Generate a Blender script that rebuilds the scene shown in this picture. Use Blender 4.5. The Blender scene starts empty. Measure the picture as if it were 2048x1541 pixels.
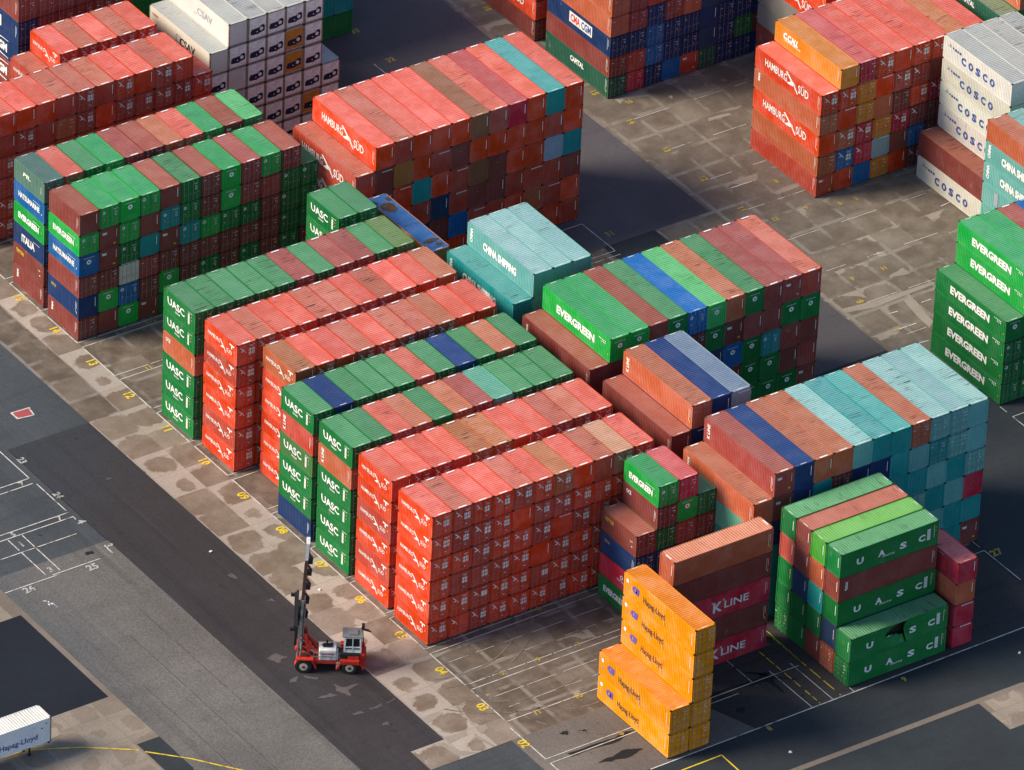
import bpy, math, random, numpy as np
from mathutils import Matrix, Vector, Euler
random.seed(7)
S = bpy.context.scene
# ---------------------------------------------------------------- camera, sky, sun, exposure
cd = bpy.data.cameras.new('camera'); cam = bpy.data.objects.new('camera', cd); S.collection.objects.link(cam)
cam.location = (-414.953, -665.682, 503.202)
cam.rotation_euler = (0.98962217, -0.03880487, -0.60027269)
cd.lens = 306.638; cd.sensor_width = 36; cd.clip_start = 10; cd.clip_end = 5000
S.camera = cam
SUN_EL, SUN_AZ = 37.0, 29.0                      # sun stands over the far end of -x, turned towards +y
az = math.radians(SUN_AZ); el = math.radians(SUN_EL)
to_sun = Vector((-math.cos(az)*math.cos(el), math.sin(az)*math.cos(el), math.sin(el)))
W = bpy.data.worlds.new('World'); S.world = W; W.use_nodes = True
wn = W.node_tree.nodes; bg = wn['Background']
sky = wn.new('ShaderNodeTexSky'); sky.sky_type = 'NISHITA'; sky.sun_disc = False
sky.sun_elevation = el; sky.sun_rotation = math.atan2(to_sun.x, to_sun.y)
sky.dust_density = 1.0; sky.ozone_density = 2.6
W.node_tree.links.new(sky.outputs[0], bg.inputs[0]); bg.inputs[1].default_value = 0.142
sl = bpy.data.lights.new('sun', 'SUN'); sl.energy = 4.5; sl.angle = math.radians(24); sl.color = (1, .87, .68)
so = bpy.data.objects.new('sun', sl); S.collection.objects.link(so)
so.rotation_euler = to_sun.to_track_quat('Z', 'Y').to_euler()
S.view_settings.view_transform = 'Standard'; S.view_settings.look = 'None'; S.view_settings.exposure = 0.27
S.cycles.max_bounces = 4; S.cycles.diffuse_bounces = 2; S.cycles.glossy_bounces = 2

# ---------------------------------------------------------------- helpers
def link(o):
    S.collection.objects.link(o); return o
def empty(name, loc=(0,0,0), rz=0.0):
    o = bpy.data.objects.new(name, None); o.location = loc; o.rotation_euler = (0,0,rz); o.empty_display_size = .5
    return link(o)
def tag(o, label=None, cat=None, group=None, kind=None):
    if label: o['label'] = label
    if cat: o['category'] = cat
    if group: o['group'] = group
    if kind: o['kind'] = kind
    return o
class MB:
    def __init__(s): s.v=[]; s.f=[]; s.m=[]
    def poly(s, pts, m=0):
        n=len(s.v); s.v+= [tuple(p) for p in pts]; s.f.append(tuple(range(n,n+len(pts)))); s.m.append(m)
    def box(s, x0,y0,z0,x1,y1,z1, m=0):
        n=len(s.v)
        s.v += [(x0,y0,z0),(x1,y0,z0),(x1,y1,z0),(x0,y1,z0),(x0,y0,z1),(x1,y0,z1),(x1,y1,z1),(x0,y1,z1)]
        for q in ((0,3,2,1),(4,5,6,7),(0,1,5,4),(1,2,6,5),(2,3,7,6),(3,0,4,7)):
            s.f.append(tuple(n+i for i in q)); s.m.append(m)
    def beam(s, a, b, w, h=None, m=0, up=(0,0,1)):
        a=Vector(a); b=Vector(b); h=h or w; d=(b-a); d.normalize(); U=Vector(up)
        if abs(d.dot(U))>.98: U=Vector((1,0,0))
        r=d.cross(U).normalized()*w/2; t=r.cross(d).normalized()*h/2
        n=len(s.v)
        for p in (a,b):
            for q in (-r-t, r-t, r+t, -r+t): s.v.append(tuple(p+q))
        for q in ((0,1,2,3),(7,6,5,4),(0,4,5,1),(1,5,6,2),(2,6,7,3),(3,7,4,0)):
            s.f.append(tuple(n+i for i in q)); s.m.append(m)
    def cyl(s, a, b, r, seg=12, m=0, r2=None):
        a=Vector(a); b=Vector(b); d=(b-a).normalized(); U=Vector((0,0,1)) if abs(d.z)<.9 else Vector((1,0,0))
        x=d.cross(U).normalized(); y=d.cross(x).normalized(); n=len(s.v); r2=r if r2 is None else r2
        for p,rr in ((a,r),(b,r2)):
            for i in range(seg):
                t=2*math.pi*i/seg; s.v.append(tuple(p+x*math.cos(t)*rr+y*math.sin(t)*rr))
        for i in range(seg):
            j=(i+1)%seg; s.f.append((n+i,n+seg+i,n+seg+j,n+j)); s.m.append(m)
        s.f.append(tuple(n+i for i in range(seg))); s.m.append(m)
        s.f.append(tuple(n+seg+i for i in reversed(range(seg)))); s.m.append(m)
    def strip(s, prof, vec, m=0):      # extrude a polyline of points by vec
        n=len(s.v)
        for p in prof:
            s.v.append(tuple(p)); s.v.append((p[0]+vec[0],p[1]+vec[1],p[2]+vec[2]))
        for i in range(len(prof)-1):
            a=n+2*i; s.f.append((a,a+2,a+3,a+1)); s.m.append(m)
    def mesh(s, name, mats):
        me=bpy.data.meshes.new(name); me.from_pydata(s.v,[],s.f)
        for q in mats: me.materials.append(q)
        if len(mats)>1: me.polygons.foreach_set('material_index', s.m)
        me.update(); return me
    def build(s, name, mats, parent=None):
        if not isinstance(mats,(list,tuple)): mats=[mats]
        o=link(bpy.data.objects.new(name, s.mesh(name, mats))); o.parent=parent; return o
def part(name, me, parent, color=None, mat=None):
    o=bpy.data.objects.new(name, me); S.collection.objects.link(o); o.parent=parent
    if color: o.color=color
    if mat is not None: o.matrix_local=mat
    return o

# ---------------------------------------------------------------- node helper
class N:
    def __init__(s, name, rough=.6, spec=.3):
        s.mat=bpy.data.materials.new(name); s.mat.use_nodes=True; s.t=s.mat.node_tree
        s.b=s.t.nodes['Principled BSDF']; s.b.inputs['Roughness'].default_value=rough
        s.b.inputs['Specular IOR Level'].default_value=spec
    def n(s, ty, **k):
        o=s.t.nodes.new('ShaderNode'+ty)
        for a,b in k.items(): setattr(o,a,b)
        return o
    def l(s,a,b): s.t.links.new(a,b)
    def setin(s, sock, v):
        if hasattr(v,'type') and hasattr(v,'links'): s.l(v,sock)
        else: sock.default_value=v
    def math(s, op, a, b=0.0, c=None, clamp=False):
        o=s.n('Math',operation=op,use_clamp=clamp); s.setin(o.inputs[0],a); s.setin(o.inputs[1],b)
        if c is not None: s.setin(o.inputs[2],c)
        return o.outputs[0]
    def noise(s, vec, scale, detail=3, rough=.55, w=None, dist=0):
        o=s.n('TexNoise'); o.noise_dimensions='4D' if w is not None else '3D'
        s.l(vec,o.inputs['Vector']); o.inputs['Scale'].default_value=scale; o.inputs['Detail'].default_value=detail
        o.inputs['Roughness'].default_value=rough; o.inputs['Distortion'].default_value=dist
        if w is not None: s.setin(o.inputs['W'],w)
        return o.outputs[0]
    def ramp(s, v, a, b, lo=0.0, hi=1.0):
        o=s.n('MapRange'); o.interpolation_type='SMOOTHSTEP'; s.setin(o.inputs[0],v); s.setin(o.inputs[1],a); s.setin(o.inputs[2],b)
        s.setin(o.inputs[3],lo); s.setin(o.inputs[4],hi); return o.outputs[0]
    def mix(s, f, a, b, mode='MIX'):
        o=s.n('Mix',data_type='RGBA',blend_type=mode); s.setin(o.inputs[0],f)
        for k,v in ((6,a),(7,b)):
            if isinstance(v,tuple) and len(v)==3: v=v+(1,)
            s.setin(o.inputs[k],v)
        return o.outputs[2]
    def mapping(s, vec, scale=(1,1,1), loc=(0,0,0), rot=(0,0,0)):
        o=s.n('Mapping'); s.l(vec,o.inputs[0]); o.inputs['Scale'].default_value=scale; o.inputs['Location'].default_value=loc
        o.inputs['Rotation'].default_value=rot; return o.outputs[0]
    def col(s, c): s.setin(s.b.inputs['Base Color'], c if not (isinstance(c,tuple) and len(c)==3) else c+(1,)); return s.mat
    def bump(s, h, strength=.3, dist=.02):
        o=s.n('Bump'); o.inputs['Strength'].default_value=strength; o.inputs['Distance'].default_value=dist
        s.l(h,o.inputs['Height']); s.l(o.outputs[0],s.b.inputs['Normal'])

def plain(name, c, rough=.6, metal=0.0, var=.12):
    m=N(name,rough); m.b.inputs['Metallic'].default_value=metal
    tc=m.n('TexCoord'); f=m.noise(tc.outputs['Object'],3.0,4)
    v=m.ramp(f,.3,.7,1-var,1+var); g=m.n('Hue_Sat' if 0 else 'HueSaturation'); g.inputs['Color'].default_value=c+(1,)
    m.l(v,g.inputs['Value']); return m.col(g.outputs[0])

def paint_material(name, roof=False, stuff=False):
    m=N(name, .55 if not roof else .7, .18)
    if stuff:
        at=m.n('Attribute',attribute_name='tint'); base=at.outputs['Color']; wear=at.outputs['Alpha']
        pos=m.n('NewGeometry').outputs['Position']; rnd=m.noise(pos,.05,0); vec=pos; z=None
    else:
        oi=m.n('ObjectInfo'); base=oi.outputs['Color']; wear=oi.outputs['Alpha']; rnd=m.math('MULTIPLY',oi.outputs['Random'],60.0)
        vec=m.n('TexCoord').outputs['Object']
    # slow fading, scuffs, rust
    f1=m.noise(vec,.55,3,.6,w=rnd)
    hs=m.n('HueSaturation'); m.l(base,hs.inputs['Color'])
    m.l(m.ramp(f1,.3,.7,.94,1.06),hs.inputs['Value']); m.l(m.ramp(f1,.35,.7,1.03,.93),hs.inputs['Saturation'])
    c=hs.outputs[0]
    if roof:
        st=m.noise(m.mapping(vec,(.55,4.2,1)),1.0,4,.62,w=rnd)            # smears that follow the ribs
        pm=m.noise(vec,.5,2,.5,w=m.math('ADD',rnd,9.0))
        k=m.math('MULTIPLY',m.ramp(st,.50,.66),m.ramp(pm,.44,.64)); k=m.math('MULTIPLY',k,m.ramp(wear,0,1,.12,1.0))
        c=m.mix(m.math('MULTIPLY',k,.9),c,(.045,.030,.022))
        bl=m.noise(vec,.9,4,.7,w=m.math('ADD',rnd,21.0)); c=m.mix(m.ramp(bl,.70,.80,0,.30),c,(.55,.50,.46))   # chalk and bird lime
        if not stuff:
            sp=m.n('SeparateXYZ'); m.l(vec,sp.inputs[0])
            w_=m.math('SINE',m.math('MULTIPLY',sp.outputs[1],2*math.pi/ROOF_P)); g=m.ramp(w_,-1.0,-.2,1,0)     # rib shading painted into the troughs, along with grime
            c=m.mix(m.math('MULTIPLY',g,m.ramp(wear,0,1,.28,.66)),c,m.mix(.75,c,(.05,.028,.02)))
    else:
        st=m.noise(m.mapping(vec,(3.0,3.0,.35)),1.0,4,.6,w=rnd)
        k=m.math('MULTIPLY',m.ramp(st,.58,.76),m.ramp(wear,0,1,.03,.38)); c=m.mix(k,c,(.10,.055,.035))
        lt=m.noise(m.mapping(vec,(1.2,1.2,.8)),1.0,4,.65,w=m.math('ADD',rnd,5.0))
        c=m.mix(m.math('MULTIPLY',m.ramp(lt,.60,.72),m.ramp(wear,0,1,.0,.3)),c,(.42,.36,.32))
    fn=m.noise(vec,9.0,3,.6,w=rnd); rs=m.math('MULTIPLY',m.ramp(fn,.60,.70),m.ramp(wear,0,1,.06,.7)); c=m.mix(rs,c,(.085,.035,.018))
    m.l(m.ramp(f1,.3,.7,.5,.75),m.b.inputs['Roughness'])
    m.bump(fn,.15,.01)
    return m.col(c)

ROOF_P=.303
PAINT=paint_material('container_paint'); ROOF=paint_material('container_roof_paint',roof=True)
STUFFP=paint_material('stacked_paint',stuff=True); STUFFR=paint_material('stacked_roof_paint',roof=True,stuff=True)
CAST=plain('casting_rust_and_tear_shadow',(.045,.028,.02),.8)  # also colours the painted darkness behind the torn wall
RUSTF=plain('rusty_frame',(.30,.22,.16),.7,0,.35)
DARK=plain('shadow_black',(.012,.013,.015),.8)
def ink(name,c):
    m=N(name,.6); tc=m.n('TexCoord'); oi=m.n('ObjectInfo'); f=m.noise(tc.outputs['Object'],2.5,4,.7,w=m.math('MULTIPLY',oi.outputs['Random'],40.0))
    k=m.math('ADD',m.ramp(f,.50,.72,0,.45),m.math('MULTIPLY',oi.outputs['Random'],.22))
    return m.col(m.mix(k,c,tuple(x*.42+.06 for x in c)))
INK={'w':ink('white_lettering',(.86,.85,.82)),'b':ink('blue_lettering',(.03,.07,.28)),'y':ink('yellow_lettering',(.75,.48,.02)),
     'k':ink('black_lettering',(.03,.035,.045)),'r':ink('red_lettering',(.62,.03,.03)),'g':ink('grey_lettering',(.33,.36,.42)),'v':ink('violet_lettering',(.10,.09,.45))}
STEEL=plain('galvanised_bar',(.34,.27,.27),.45,.3)

# ---------------------------------------------------------------- container colours: (wall, roof, word, wear)
COL={
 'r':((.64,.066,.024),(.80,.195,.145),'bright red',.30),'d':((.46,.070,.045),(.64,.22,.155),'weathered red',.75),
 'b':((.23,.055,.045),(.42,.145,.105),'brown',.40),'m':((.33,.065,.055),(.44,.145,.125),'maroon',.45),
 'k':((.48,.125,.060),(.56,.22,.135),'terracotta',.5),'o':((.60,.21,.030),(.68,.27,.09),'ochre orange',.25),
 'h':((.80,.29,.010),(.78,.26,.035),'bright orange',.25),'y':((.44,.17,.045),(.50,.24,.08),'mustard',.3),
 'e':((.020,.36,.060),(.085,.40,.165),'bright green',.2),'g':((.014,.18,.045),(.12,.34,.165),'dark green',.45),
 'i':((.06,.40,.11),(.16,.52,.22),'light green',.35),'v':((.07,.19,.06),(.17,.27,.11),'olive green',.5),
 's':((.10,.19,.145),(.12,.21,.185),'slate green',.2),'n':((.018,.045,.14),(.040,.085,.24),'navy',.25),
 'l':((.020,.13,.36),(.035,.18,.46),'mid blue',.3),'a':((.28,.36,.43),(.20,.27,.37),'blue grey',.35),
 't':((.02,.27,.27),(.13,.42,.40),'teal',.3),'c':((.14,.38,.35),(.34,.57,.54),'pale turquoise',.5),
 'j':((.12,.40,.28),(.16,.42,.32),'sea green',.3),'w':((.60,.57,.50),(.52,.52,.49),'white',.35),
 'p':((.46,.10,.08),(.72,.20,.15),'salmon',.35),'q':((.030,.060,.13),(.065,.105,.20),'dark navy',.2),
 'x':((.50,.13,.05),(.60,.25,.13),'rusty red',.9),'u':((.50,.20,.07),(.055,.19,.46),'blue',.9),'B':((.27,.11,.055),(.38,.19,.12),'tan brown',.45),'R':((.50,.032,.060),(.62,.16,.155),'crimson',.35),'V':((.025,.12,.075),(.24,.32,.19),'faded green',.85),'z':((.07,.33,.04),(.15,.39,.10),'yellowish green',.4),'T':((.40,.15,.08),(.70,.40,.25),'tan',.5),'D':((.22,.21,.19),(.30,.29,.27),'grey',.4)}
H20,H40,LS,LL,WD=2.591,2.905,6.058,12.192,2.438

# ---------------------------------------------------------------- container meshes (origin: centre of the base, long axis along y)
def corr(n, L, depth):
    """trapezoid profile of n ribs over length L: list of (s, d) with d<=0 inwards"""
    P=L/n; out=[]
    for i in range(n):
        a=i*P; out+=[(a+.04*P,0),(a+.40*P,0),(a+.54*P,-depth),(a+.90*P,-depth)]
    return [(0,0)]+out+[(L,0)]
def body_mesh(L,H,doors,dent=False,door_rear=False,rib=.036):
    b=MB(); w=WD/2; h=H-.012; y=L/2; n=int(round((L-.3)/.278)); reef=rib<.02; SM=2 if reef else 0
    pr=corr(n,L-.30,rib)
    z0,z1=.17,h-.09
    for sx in (-1,1):
        if dent and sx==-1:
            continue
        pts=[(sx*(w-.012+d), y-.15-s, z0) for s,d in pr]
        if sx==1: pts=pts[::-1]
        b.strip(pts,(0,0,z1-z0))
        b.box(min(sx*w,sx*(w-.06)),-y+.16,0.06,max(sx*w,sx*(w-.06)),y-.16,z0)       # rails
        b.box(min(sx*w,sx*(w-.06)),-y+.16,z1,max(sx*w,sx*(w-.06)),y-.16,h)
    if dent:                                                # long wall crushed in, the top rail pulled down and the sheet torn open
        NX,NZ=120,16
        def P(i,j):
            s=i/NX*(L-.3); t=j/NZ; d=pr[min(range(len(pr)),key=lambda k:abs(pr[k][0]-s))][1]
            f=s/(L-.3); bow=max(0,1-abs(f-.52)/.20); k=bow*bow*(3-2*bow)
            inw=k*(.55*math.sin(math.pi*t)**1.2+.35*t); drop=.42*k*t
            return (-(w-.012+d)+inw, y-.15-s, z0+(z1+.09-z0)*t-drop)
        for i in range(NX):
            for j in range(NZ):
                f=(i+.5)/NX; t=(j+.5)/NZ
                # star-shaped tear
                if (.355<f<.585 and (.56-1.3*(f-.355)-(.25 if f>.568 else 0))<t<(.60+2.4*(f-.355)) and t<.99): continue
                b.poly([P(i,j),P(i,j+1),P(i+1,j+1),P(i+1,j)][::-1])
        b.box(-w,-y+.16,.02,-w+.06,y-.16,z0)
        b.poly([(-w+1.25,-y+.3,.2),(-w+1.25,y-.3,.2),(-w+1.25,y-.3,z1-.1),(-w+1.25,-y+.3,z1-.1)][::-1],1)  # dark sheet behind the tear, standing in for the shadowed interior
    for ye,door in ((-y,doors),(y,door_rear)):
        sg=1 if ye>0 else -1
        rec=.10 if door else .02
        ne=8; pe=corr(ne,WD-.30,.034)
        if not door:
            pts=[(-w+.15+s, ye-sg*(rec-d), z0) for s,d in pe]
            if sg>0: pts=pts[::-1]
            b.strip(pts,(0,0,z1-z0))
        else:
            q=[(-w+.1,ye-sg*rec,z0),(w-.1,ye-sg*rec,z0),(w-.1,ye-sg*rec,z1),(-w+.1,ye-sg*rec,z1)]
            b.poly(q if sg<0 else q[::-1])
        b.box(-w+.12,min(ye,ye-sg*.08),.045,w-.12,max(ye,ye-sg*.08),z0,SM)
        b.box(-w+.12,min(ye,ye-sg*.08),z1,w-.12,max(ye,ye-sg*.08),h-.01,SM)
        for sx in (-1,1):
            b.box(min(sx*w,sx*(w-.15)),min(ye,ye-sg*.15),.12,max(sx*w,sx*(w-.15)),max(ye,ye-sg*.15),h-.12,SM)
            for zz in (0,h-.12):
                b.box(min(sx*(w+.004),sx*(w-.17)),min(ye+sg*.004,ye-sg*.17),zz,max(sx*(w+.004),sx*(w-.17)),max(ye+sg*.004,ye-sg*.17),zz+.12+(.012 if zz>0 else 0),1)
    b.poly([(-w+.02,-y+.02,.1),(-w+.02,y-.02,.1),(w-.02,y-.02,.1),(w-.02,-y+.02,.1)])
    return b.mesh('container_body',[PAINT,CAST,RUSTF])
def roof_mesh(L,H,dent=False):
    b=MB(); w=WD/2-.055; h=H-.012; y=L/2; n=int((L-.30)/ROOF_P)
    P=ROOF_P; y0=-n*P/2; prof=[(0,-y+.05,h-.006),(0,y0,h-.006)]
    for i in range(n):
        a=y0+i*P
        for f,d in ((.02,0),(.08,0)): pass
        prof+=[(0,a+.04*P,h-.006),(0,a+.42*P,h-.006),(0,a+.58*P,h-.048),(0,a+.90*P,h-.048)]
    prof+=[(0,y0+n*P,h-.006),(0,y-.05,h-.006)]
    if not dent:
        b.strip([(-w,p[1],p[2]) for p in prof],(2*w,0,0))
        b.f=[f[::-1] for f in b.f]
        for sx in (-1,1):
            x=sx*w; b.poly([(x-.0,-y+.05,h-.05),(x,y-.05,h-.05),(x,y-.05,h-.004),(x,-y+.05,h-.004)])
    else:
        NX=8
        def Z(p,i):
            x=-w+2*w*i/NX; f=(y-p[1])/L; bow=max(0,1-abs(f-.52)/.20); k=bow*bow*(3-2*bow); e=(1-i/NX)
            return (x+(.35*k*e*e), p[1], p[2]-.42*k*e**1.5)
        for j in range(len(prof)-1):
            for i in range(NX):
                b.poly([Z(prof[j],i),Z(prof[j],i+1),Z(prof[j+1],i+1),Z(prof[j+1],i)])
    return b.mesh('container_roof',[ROOF])
def door_mesh(H,side):
    b=MB(); h=H-.012; z0,z1=.19,h-.11; x0,x1=(-1.085,-.008) if side<0 else (.008,1.085)
    n=5; P=(z1-z0)/n; y=-.055
    prof=[]
    for i in range(n):
        a=z0+i*P
        prof+=[(x0,y,a),(x0,y,a+.35*P),(x0,y+.025,a+.45*P),(x0,y+.025,a+.85*P)]
    prof.append((x0,y,z1))
    b.strip(prof,(x1-x0,0,0))
    b.f=[f[::-1] for f in b.f]
    for a,c in ((x0,x0+.05),(x1-.05,x1)): b.box(a,y-.012,z0,c,y+.03,z1)
    return b.mesh('container_door',[PAINT])
def bar_mesh(H):
    b=MB(); b.cyl((0,-.01,.10),(0,-.01,H-.10),.017,6)
    for z in (.16,.75,H-.85,H-.2): b.box(-.05,-.03,z,.05,.012,z+.05)
    b.box(0,-.035,.95,.30,-.012,1.0)
    return b.mesh('locking_bar',[STEEL])
DM={}
def cm(kind,*a):
    k=(kind,)+a
    if k not in DM: DM[k]={'body':body_mesh,'roof':roof_mesh,'door':door_mesh,'bar':bar_mesh}[kind](*a)
    return DM[k]

# ---------------------------------------------------------------- lettering: flat meshes, x right, y up
def text2d(txt, bold=.0, space=1.0):
    cu=bpy.data.curves.new('t','FONT'); cu.body=txt; cu.size=1; cu.offset=bold; cu.space_character=space; cu.resolution_u=2
    o=bpy.data.objects.new('t',cu); link(o); dg=bpy.context.evaluated_depsgraph_get(); me=o.evaluated_get(dg).to_mesh()
    v=[(p.co.x,p.co.y) for p in me.vertices]; f=[tuple(p.vertices) for p in me.polygons]
    o.evaluated_get(dg).to_mesh_clear(); bpy.data.objects.remove(o); bpy.data.curves.remove(cu); return v,f
TX={}
def T(txt,cx,cy,h,w=None,bold=.02,ink='w',rot=0,shear=0,space=1.0): return ('T',txt,cx,cy,h,w,bold,ink,rot,shear,space)
def Rr(x,y,w,h,ink='w'): return ('P',[(x-w/2,y-h/2),(x+w/2,y-h/2),(x+w/2,y+h/2),(x-w/2,y+h/2)],ink)
def Pg(pts,ink='w',ox=0,oy=0,sx=1,sy=1): return ('P',[(ox+x*sx,oy+y*sy) for x,y in pts],ink)
def Ring(cx,cy,r,ri,ink='w',n=14): return ('R',cx,cy,r,ri,ink,n)
def gull_mark(x,y,sx,sy):
    return [Pg([(0,.92),(.10,1),(.30,.80),(.56,.52),(.46,.42),(.2,.72)],ox=x,oy=y,sx=sx,sy=sy),
            Pg([(.08,.16),(.30,.30),(.50,.54),(.78,.40),(.60,.18),(.28,.12)],ox=x,oy=y,sx=sx,sy=sy),
            Pg([(.55,.40),(.70,.40),(1.02,-.16),(.95,-.2)],ox=x,oy=y,sx=sx,sy=sy)]
def marks(L,H=2.6,yel=True):
    m=[Rr(L-.55,H*.55,.045,H*.5),Rr(L-.36,H*.62,.04,H*.3)]
    if yel: m.append(Rr(L-.38,H*.28,.12,.3,'y'))
    return m
def vblock(x,y,w,h): return [Rr(x,y-h/2+h*(i+.5)/7,w,h/7*.80) for i in range(7)]
def design(name):
    L,H=(LL,H40) if name.endswith('40') else (LS,H20)
    n=name[:-2]; c=H/2
    if n=='red': 
        if L>7: return [T('HAMBURG',L*.315,c+.12,.92,L*.33,.012)]+gull_mark(L*.46,c-.62,L*.19,1.6)+[T('S\u00dcD',L*.73,c-.12,.95,L*.155,.012)]+marks(L,H)
        return [T('HAMBURG',1.75,c+.18,.44,2.25,.006)]+gull_mark(2.85,c-.48,1.2,1.0)+[T('S\u00dcD',4.62,c-.12,.44,1.0,.006),Rr(5.1,c+.82,.9,.16),Pg([(4.95,c+.8),(5.25,c+.8),(5.12,c+.35),(5.02,c+.35)]),Rr(5.55,c+.2,.08,.22,'y')]
    if n=='green': return [T('UASC',2.4,c+.18,.82,3.2,.022,shear=-.12),T('\u2022\u2022\u2022\u2022\u2022',2.7,c-.52,.14,.9,.02),T('United',2.7,c-.55,.22,.9,.01)]+vblock(4.85,c+.05,.3,1.25)+[Rr(5.1,c+.85,.8,.05),Rr(5.32,c+.45,.1,.12,'y'),Rr(5.32,c+.05,.1,.12,'y')]
    if n=='spaced': return [T(ch,L*f,c-.05,.68,.86,.045) for ch,f in zip('UASC',(.20,.42,.64,.83))]+[T('United Arab',L*.49,c-.5,.26,1.5,.01)]+vblock(L*.90,c+.12,.42,1.35)+[Rr(L*.955,c+.3,.05,1.4),Rr(L*.972,c+.75,.1,.15,'y'),Rr(L*.972,c+.35,.1,.15,'y')]
    if n=='torn': return [T('U',L*.20,c-.05,.68,.86,.045),Pg([(L*.372,c+.1),(L*.40,c+.16),(L*.41,c+.3),(L*.385,c+.2)]),T('S',L*.64,c-.05,.68,.86,.045),T('C',L*.83,c-.05,.68,.86,.045)]+vblock(L*.90,c+.12,.42,1.35)+[Rr(L*.955,c+.3,.05,1.4),Rr(L*.972,c+.75,.1,.15,'y')]
    if n=='ever':
        if L>7: return [T('EVERGREEN',L*.49,c,.86,L*.56,.045)]+[Rr(L*.84+.26*i,c+.75,.16,.10) for i in range(5)]+[Rr(L*.88+.26*i,c+.52,.16,.10) for i in range(3)]+[Rr(L-.35,c-.5,.12,.14,'y')]
        return [T('EVERGREEN',2.95,c-.02,.66,4.1,.045)]+[Rr(3.9+.26*i,c+.62,.16,.07) for i in range(6)]+[Rr(5.55,c,.1,.12,'y')]
    if n=='hatsu': return [T('HATSUMARINE',3.0,c,.62,4.2,.04)]+[Rr(3.9+.26*i,c+.62,.16,.07) for i in range(6)]+[Rr(5.55,c-.3,.1,.2)]
    if n=='italia': return [T('ITALIA',2.9,c,.86,2.6,.04)]+[Rr(4.0+.26*i,c+.62,.16,.07) for i in range(5)]
    if n=='triton': return [T('TRITON',1.3,c+.55,.42,1.5,.03,'y'),T('tex',5.2,c+.3,.2,.4,.01),Rr(5.3,c-.3,.2,.1)]
    if n=='tritonb': return [T('TRITON',1.1,c+.5,.30,.95,.02,'y')]+marks(L,H)
    if n=='texv': return [T('tex',.85,c+.35,.42,1.1,.03,rot=90)]+marks(L,H,False)
    if n=='klv': return [T('K LINE',.8,c+.1,.42,1.7,.03,rot=90)]+marks(L,H,L>7)
    if n=='oce': return [T('OCE',1.0,c+.5,.42,.85,.03)]+marks(L,H,False)
    if n=='pil': return [T('PIL',2.6,c+.25,.45,1.5,.03,shear=.2),Rr(5.4,c,.06,.9)]
    if n=='small': return marks(L,H,False)
    if n=='mark': return marks(L,H,True)
    if n=='tbl': return [T('TRITON',3.7,c-.25,.22,1.3,.02),Ring(3.9,c+.25,.26,.12)]
    if n=='cosco': return [T(ch,L*f,c-.15,.86,.82,.05,'b') for ch,f in zip('COSCO',(.30,.405,.51,.615,.72))]+[Rr(1.2,c+.75,.06,.4,'b'),Rr(1.32,c+.68,.22,.06,'b'),Rr(1.15,c+.5,.7,.06,'b'),Rr(1.75,c+.55,.2,.25,'b')]+[Rr(2.15+.42*i,c+.5,.26,.30,'b') for i in range(3)]
    if n=='china': return [T('CHINA SHIPPING',L*.49,c-.05,.86,L*.50,.055),T('SEALAND'[:0]+'CHINA',.75,c+.1,.42,1.7,.05,rot=90)]
    if n=='lines': return [Rr(L*.2,c,.7,1.6,'g'),Rr(L*.42,c-.2,1.2,1.2,'g'),Rr(L*.62,c-.1,.8,1.4,'g')]
    if n=='csav': return [T('CSAV',L*.60,c+.05,.85,L*.25,.02,'g'),Pg([(L*.42,c-.5),(L*.47,c-.5),(L*.47,c-.44),(L*.42,c-.44)],'r'),T('CSAV',1.2,c+.7,.3,1.2,.02,'r')]
    if n=='csavk': return [T('CSAV',L*.63,c+.05,.95,L*.25,.03,'k'),Ring(L*.48,c+.1,.62,.54,'k',4),T('csav',1.2,c+.75,.3,1.2,.02,'r')]
    if n=='hl': return [Ring(L*.155,c+.22,.42,.17,'v'),Pg([(L*.17,c-.2),(L*.205,c-.2),(L*.215,c+.62),(L*.18,c+.62)],'v'),T('Hapag-Lloyd',L*.425,c-.05,.72,L*.30,.008,'k'),Ring(.62,c+.62,.22,.0),Rr(.7,c-.25,.1,.35,'g')]+marks(L,H,False)[:1]+[Rr(L*.42,c-.8,.1,.4,'g'),Rr(L*.57,c-.75,.1,.45,'g')]
    if n=='hlw': return [T('Hapag-Lloyd',L*.69,c-.35,.62,L*.36,.012,'b'),Rr(L-.6,c+.9,.14,.14,'k'),Rr(L-1.1,c+.45,.22,.10,'k'),Rr(L-3.0,c-.2,.35,.05,'g')]
    if n=='kline': return [T('K',L*.475,c-.08,1.15,1.15,.03),Rr(L*.415,c+.55,.07,.22),Rr(L*.425,c+.55,.07,.22),Rr(L*.53,c+.55,.07,.22),Rr(L*.54,c+.55,.07,.22),T('LINE',L*.665,c-.05,.85,3.0,.015)]+marks(L,H,False)+[Rr(L-.45,c-.9,.25,.25,'b')]
    if n=='ccni': return [T('C.C.N.I.',L*.24,c+.12,.72,2.7,.06,shear=.2),Rr(L*.27,c-.42,2.9,.08)]+marks(L,H,False)
    if n=='cma': return [Rr(L*.53,c+.05,L*.36,1.35),T('CMA',L*.445,c+.05,.9,L*.15,.04,'r'),T('CGM',L*.615,c+.05,.9,L*.155,.04,'b')]+marks(L,H,False)
    if n=='cmb': return [T('CMA CGM',L*.6,c,.95,L*.42,.05),Pg([(0,0),(.6,.32),(1.3,.4),(1.3,.46),(.5,.42)],ox=L*.62,oy=c+.6,sx=2,sy=1),Pg([(0,.4),(.6,.08),(1.3,0),(1.3,-.08),(.5,-.05)],ox=L*.62,oy=c-1.1,sx=2,sy=1)]
    if n=='capital': return [T('CAPITAL',L*.5,c+.15,.62,2.6,.04)]+marks(L,H,True)
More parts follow.
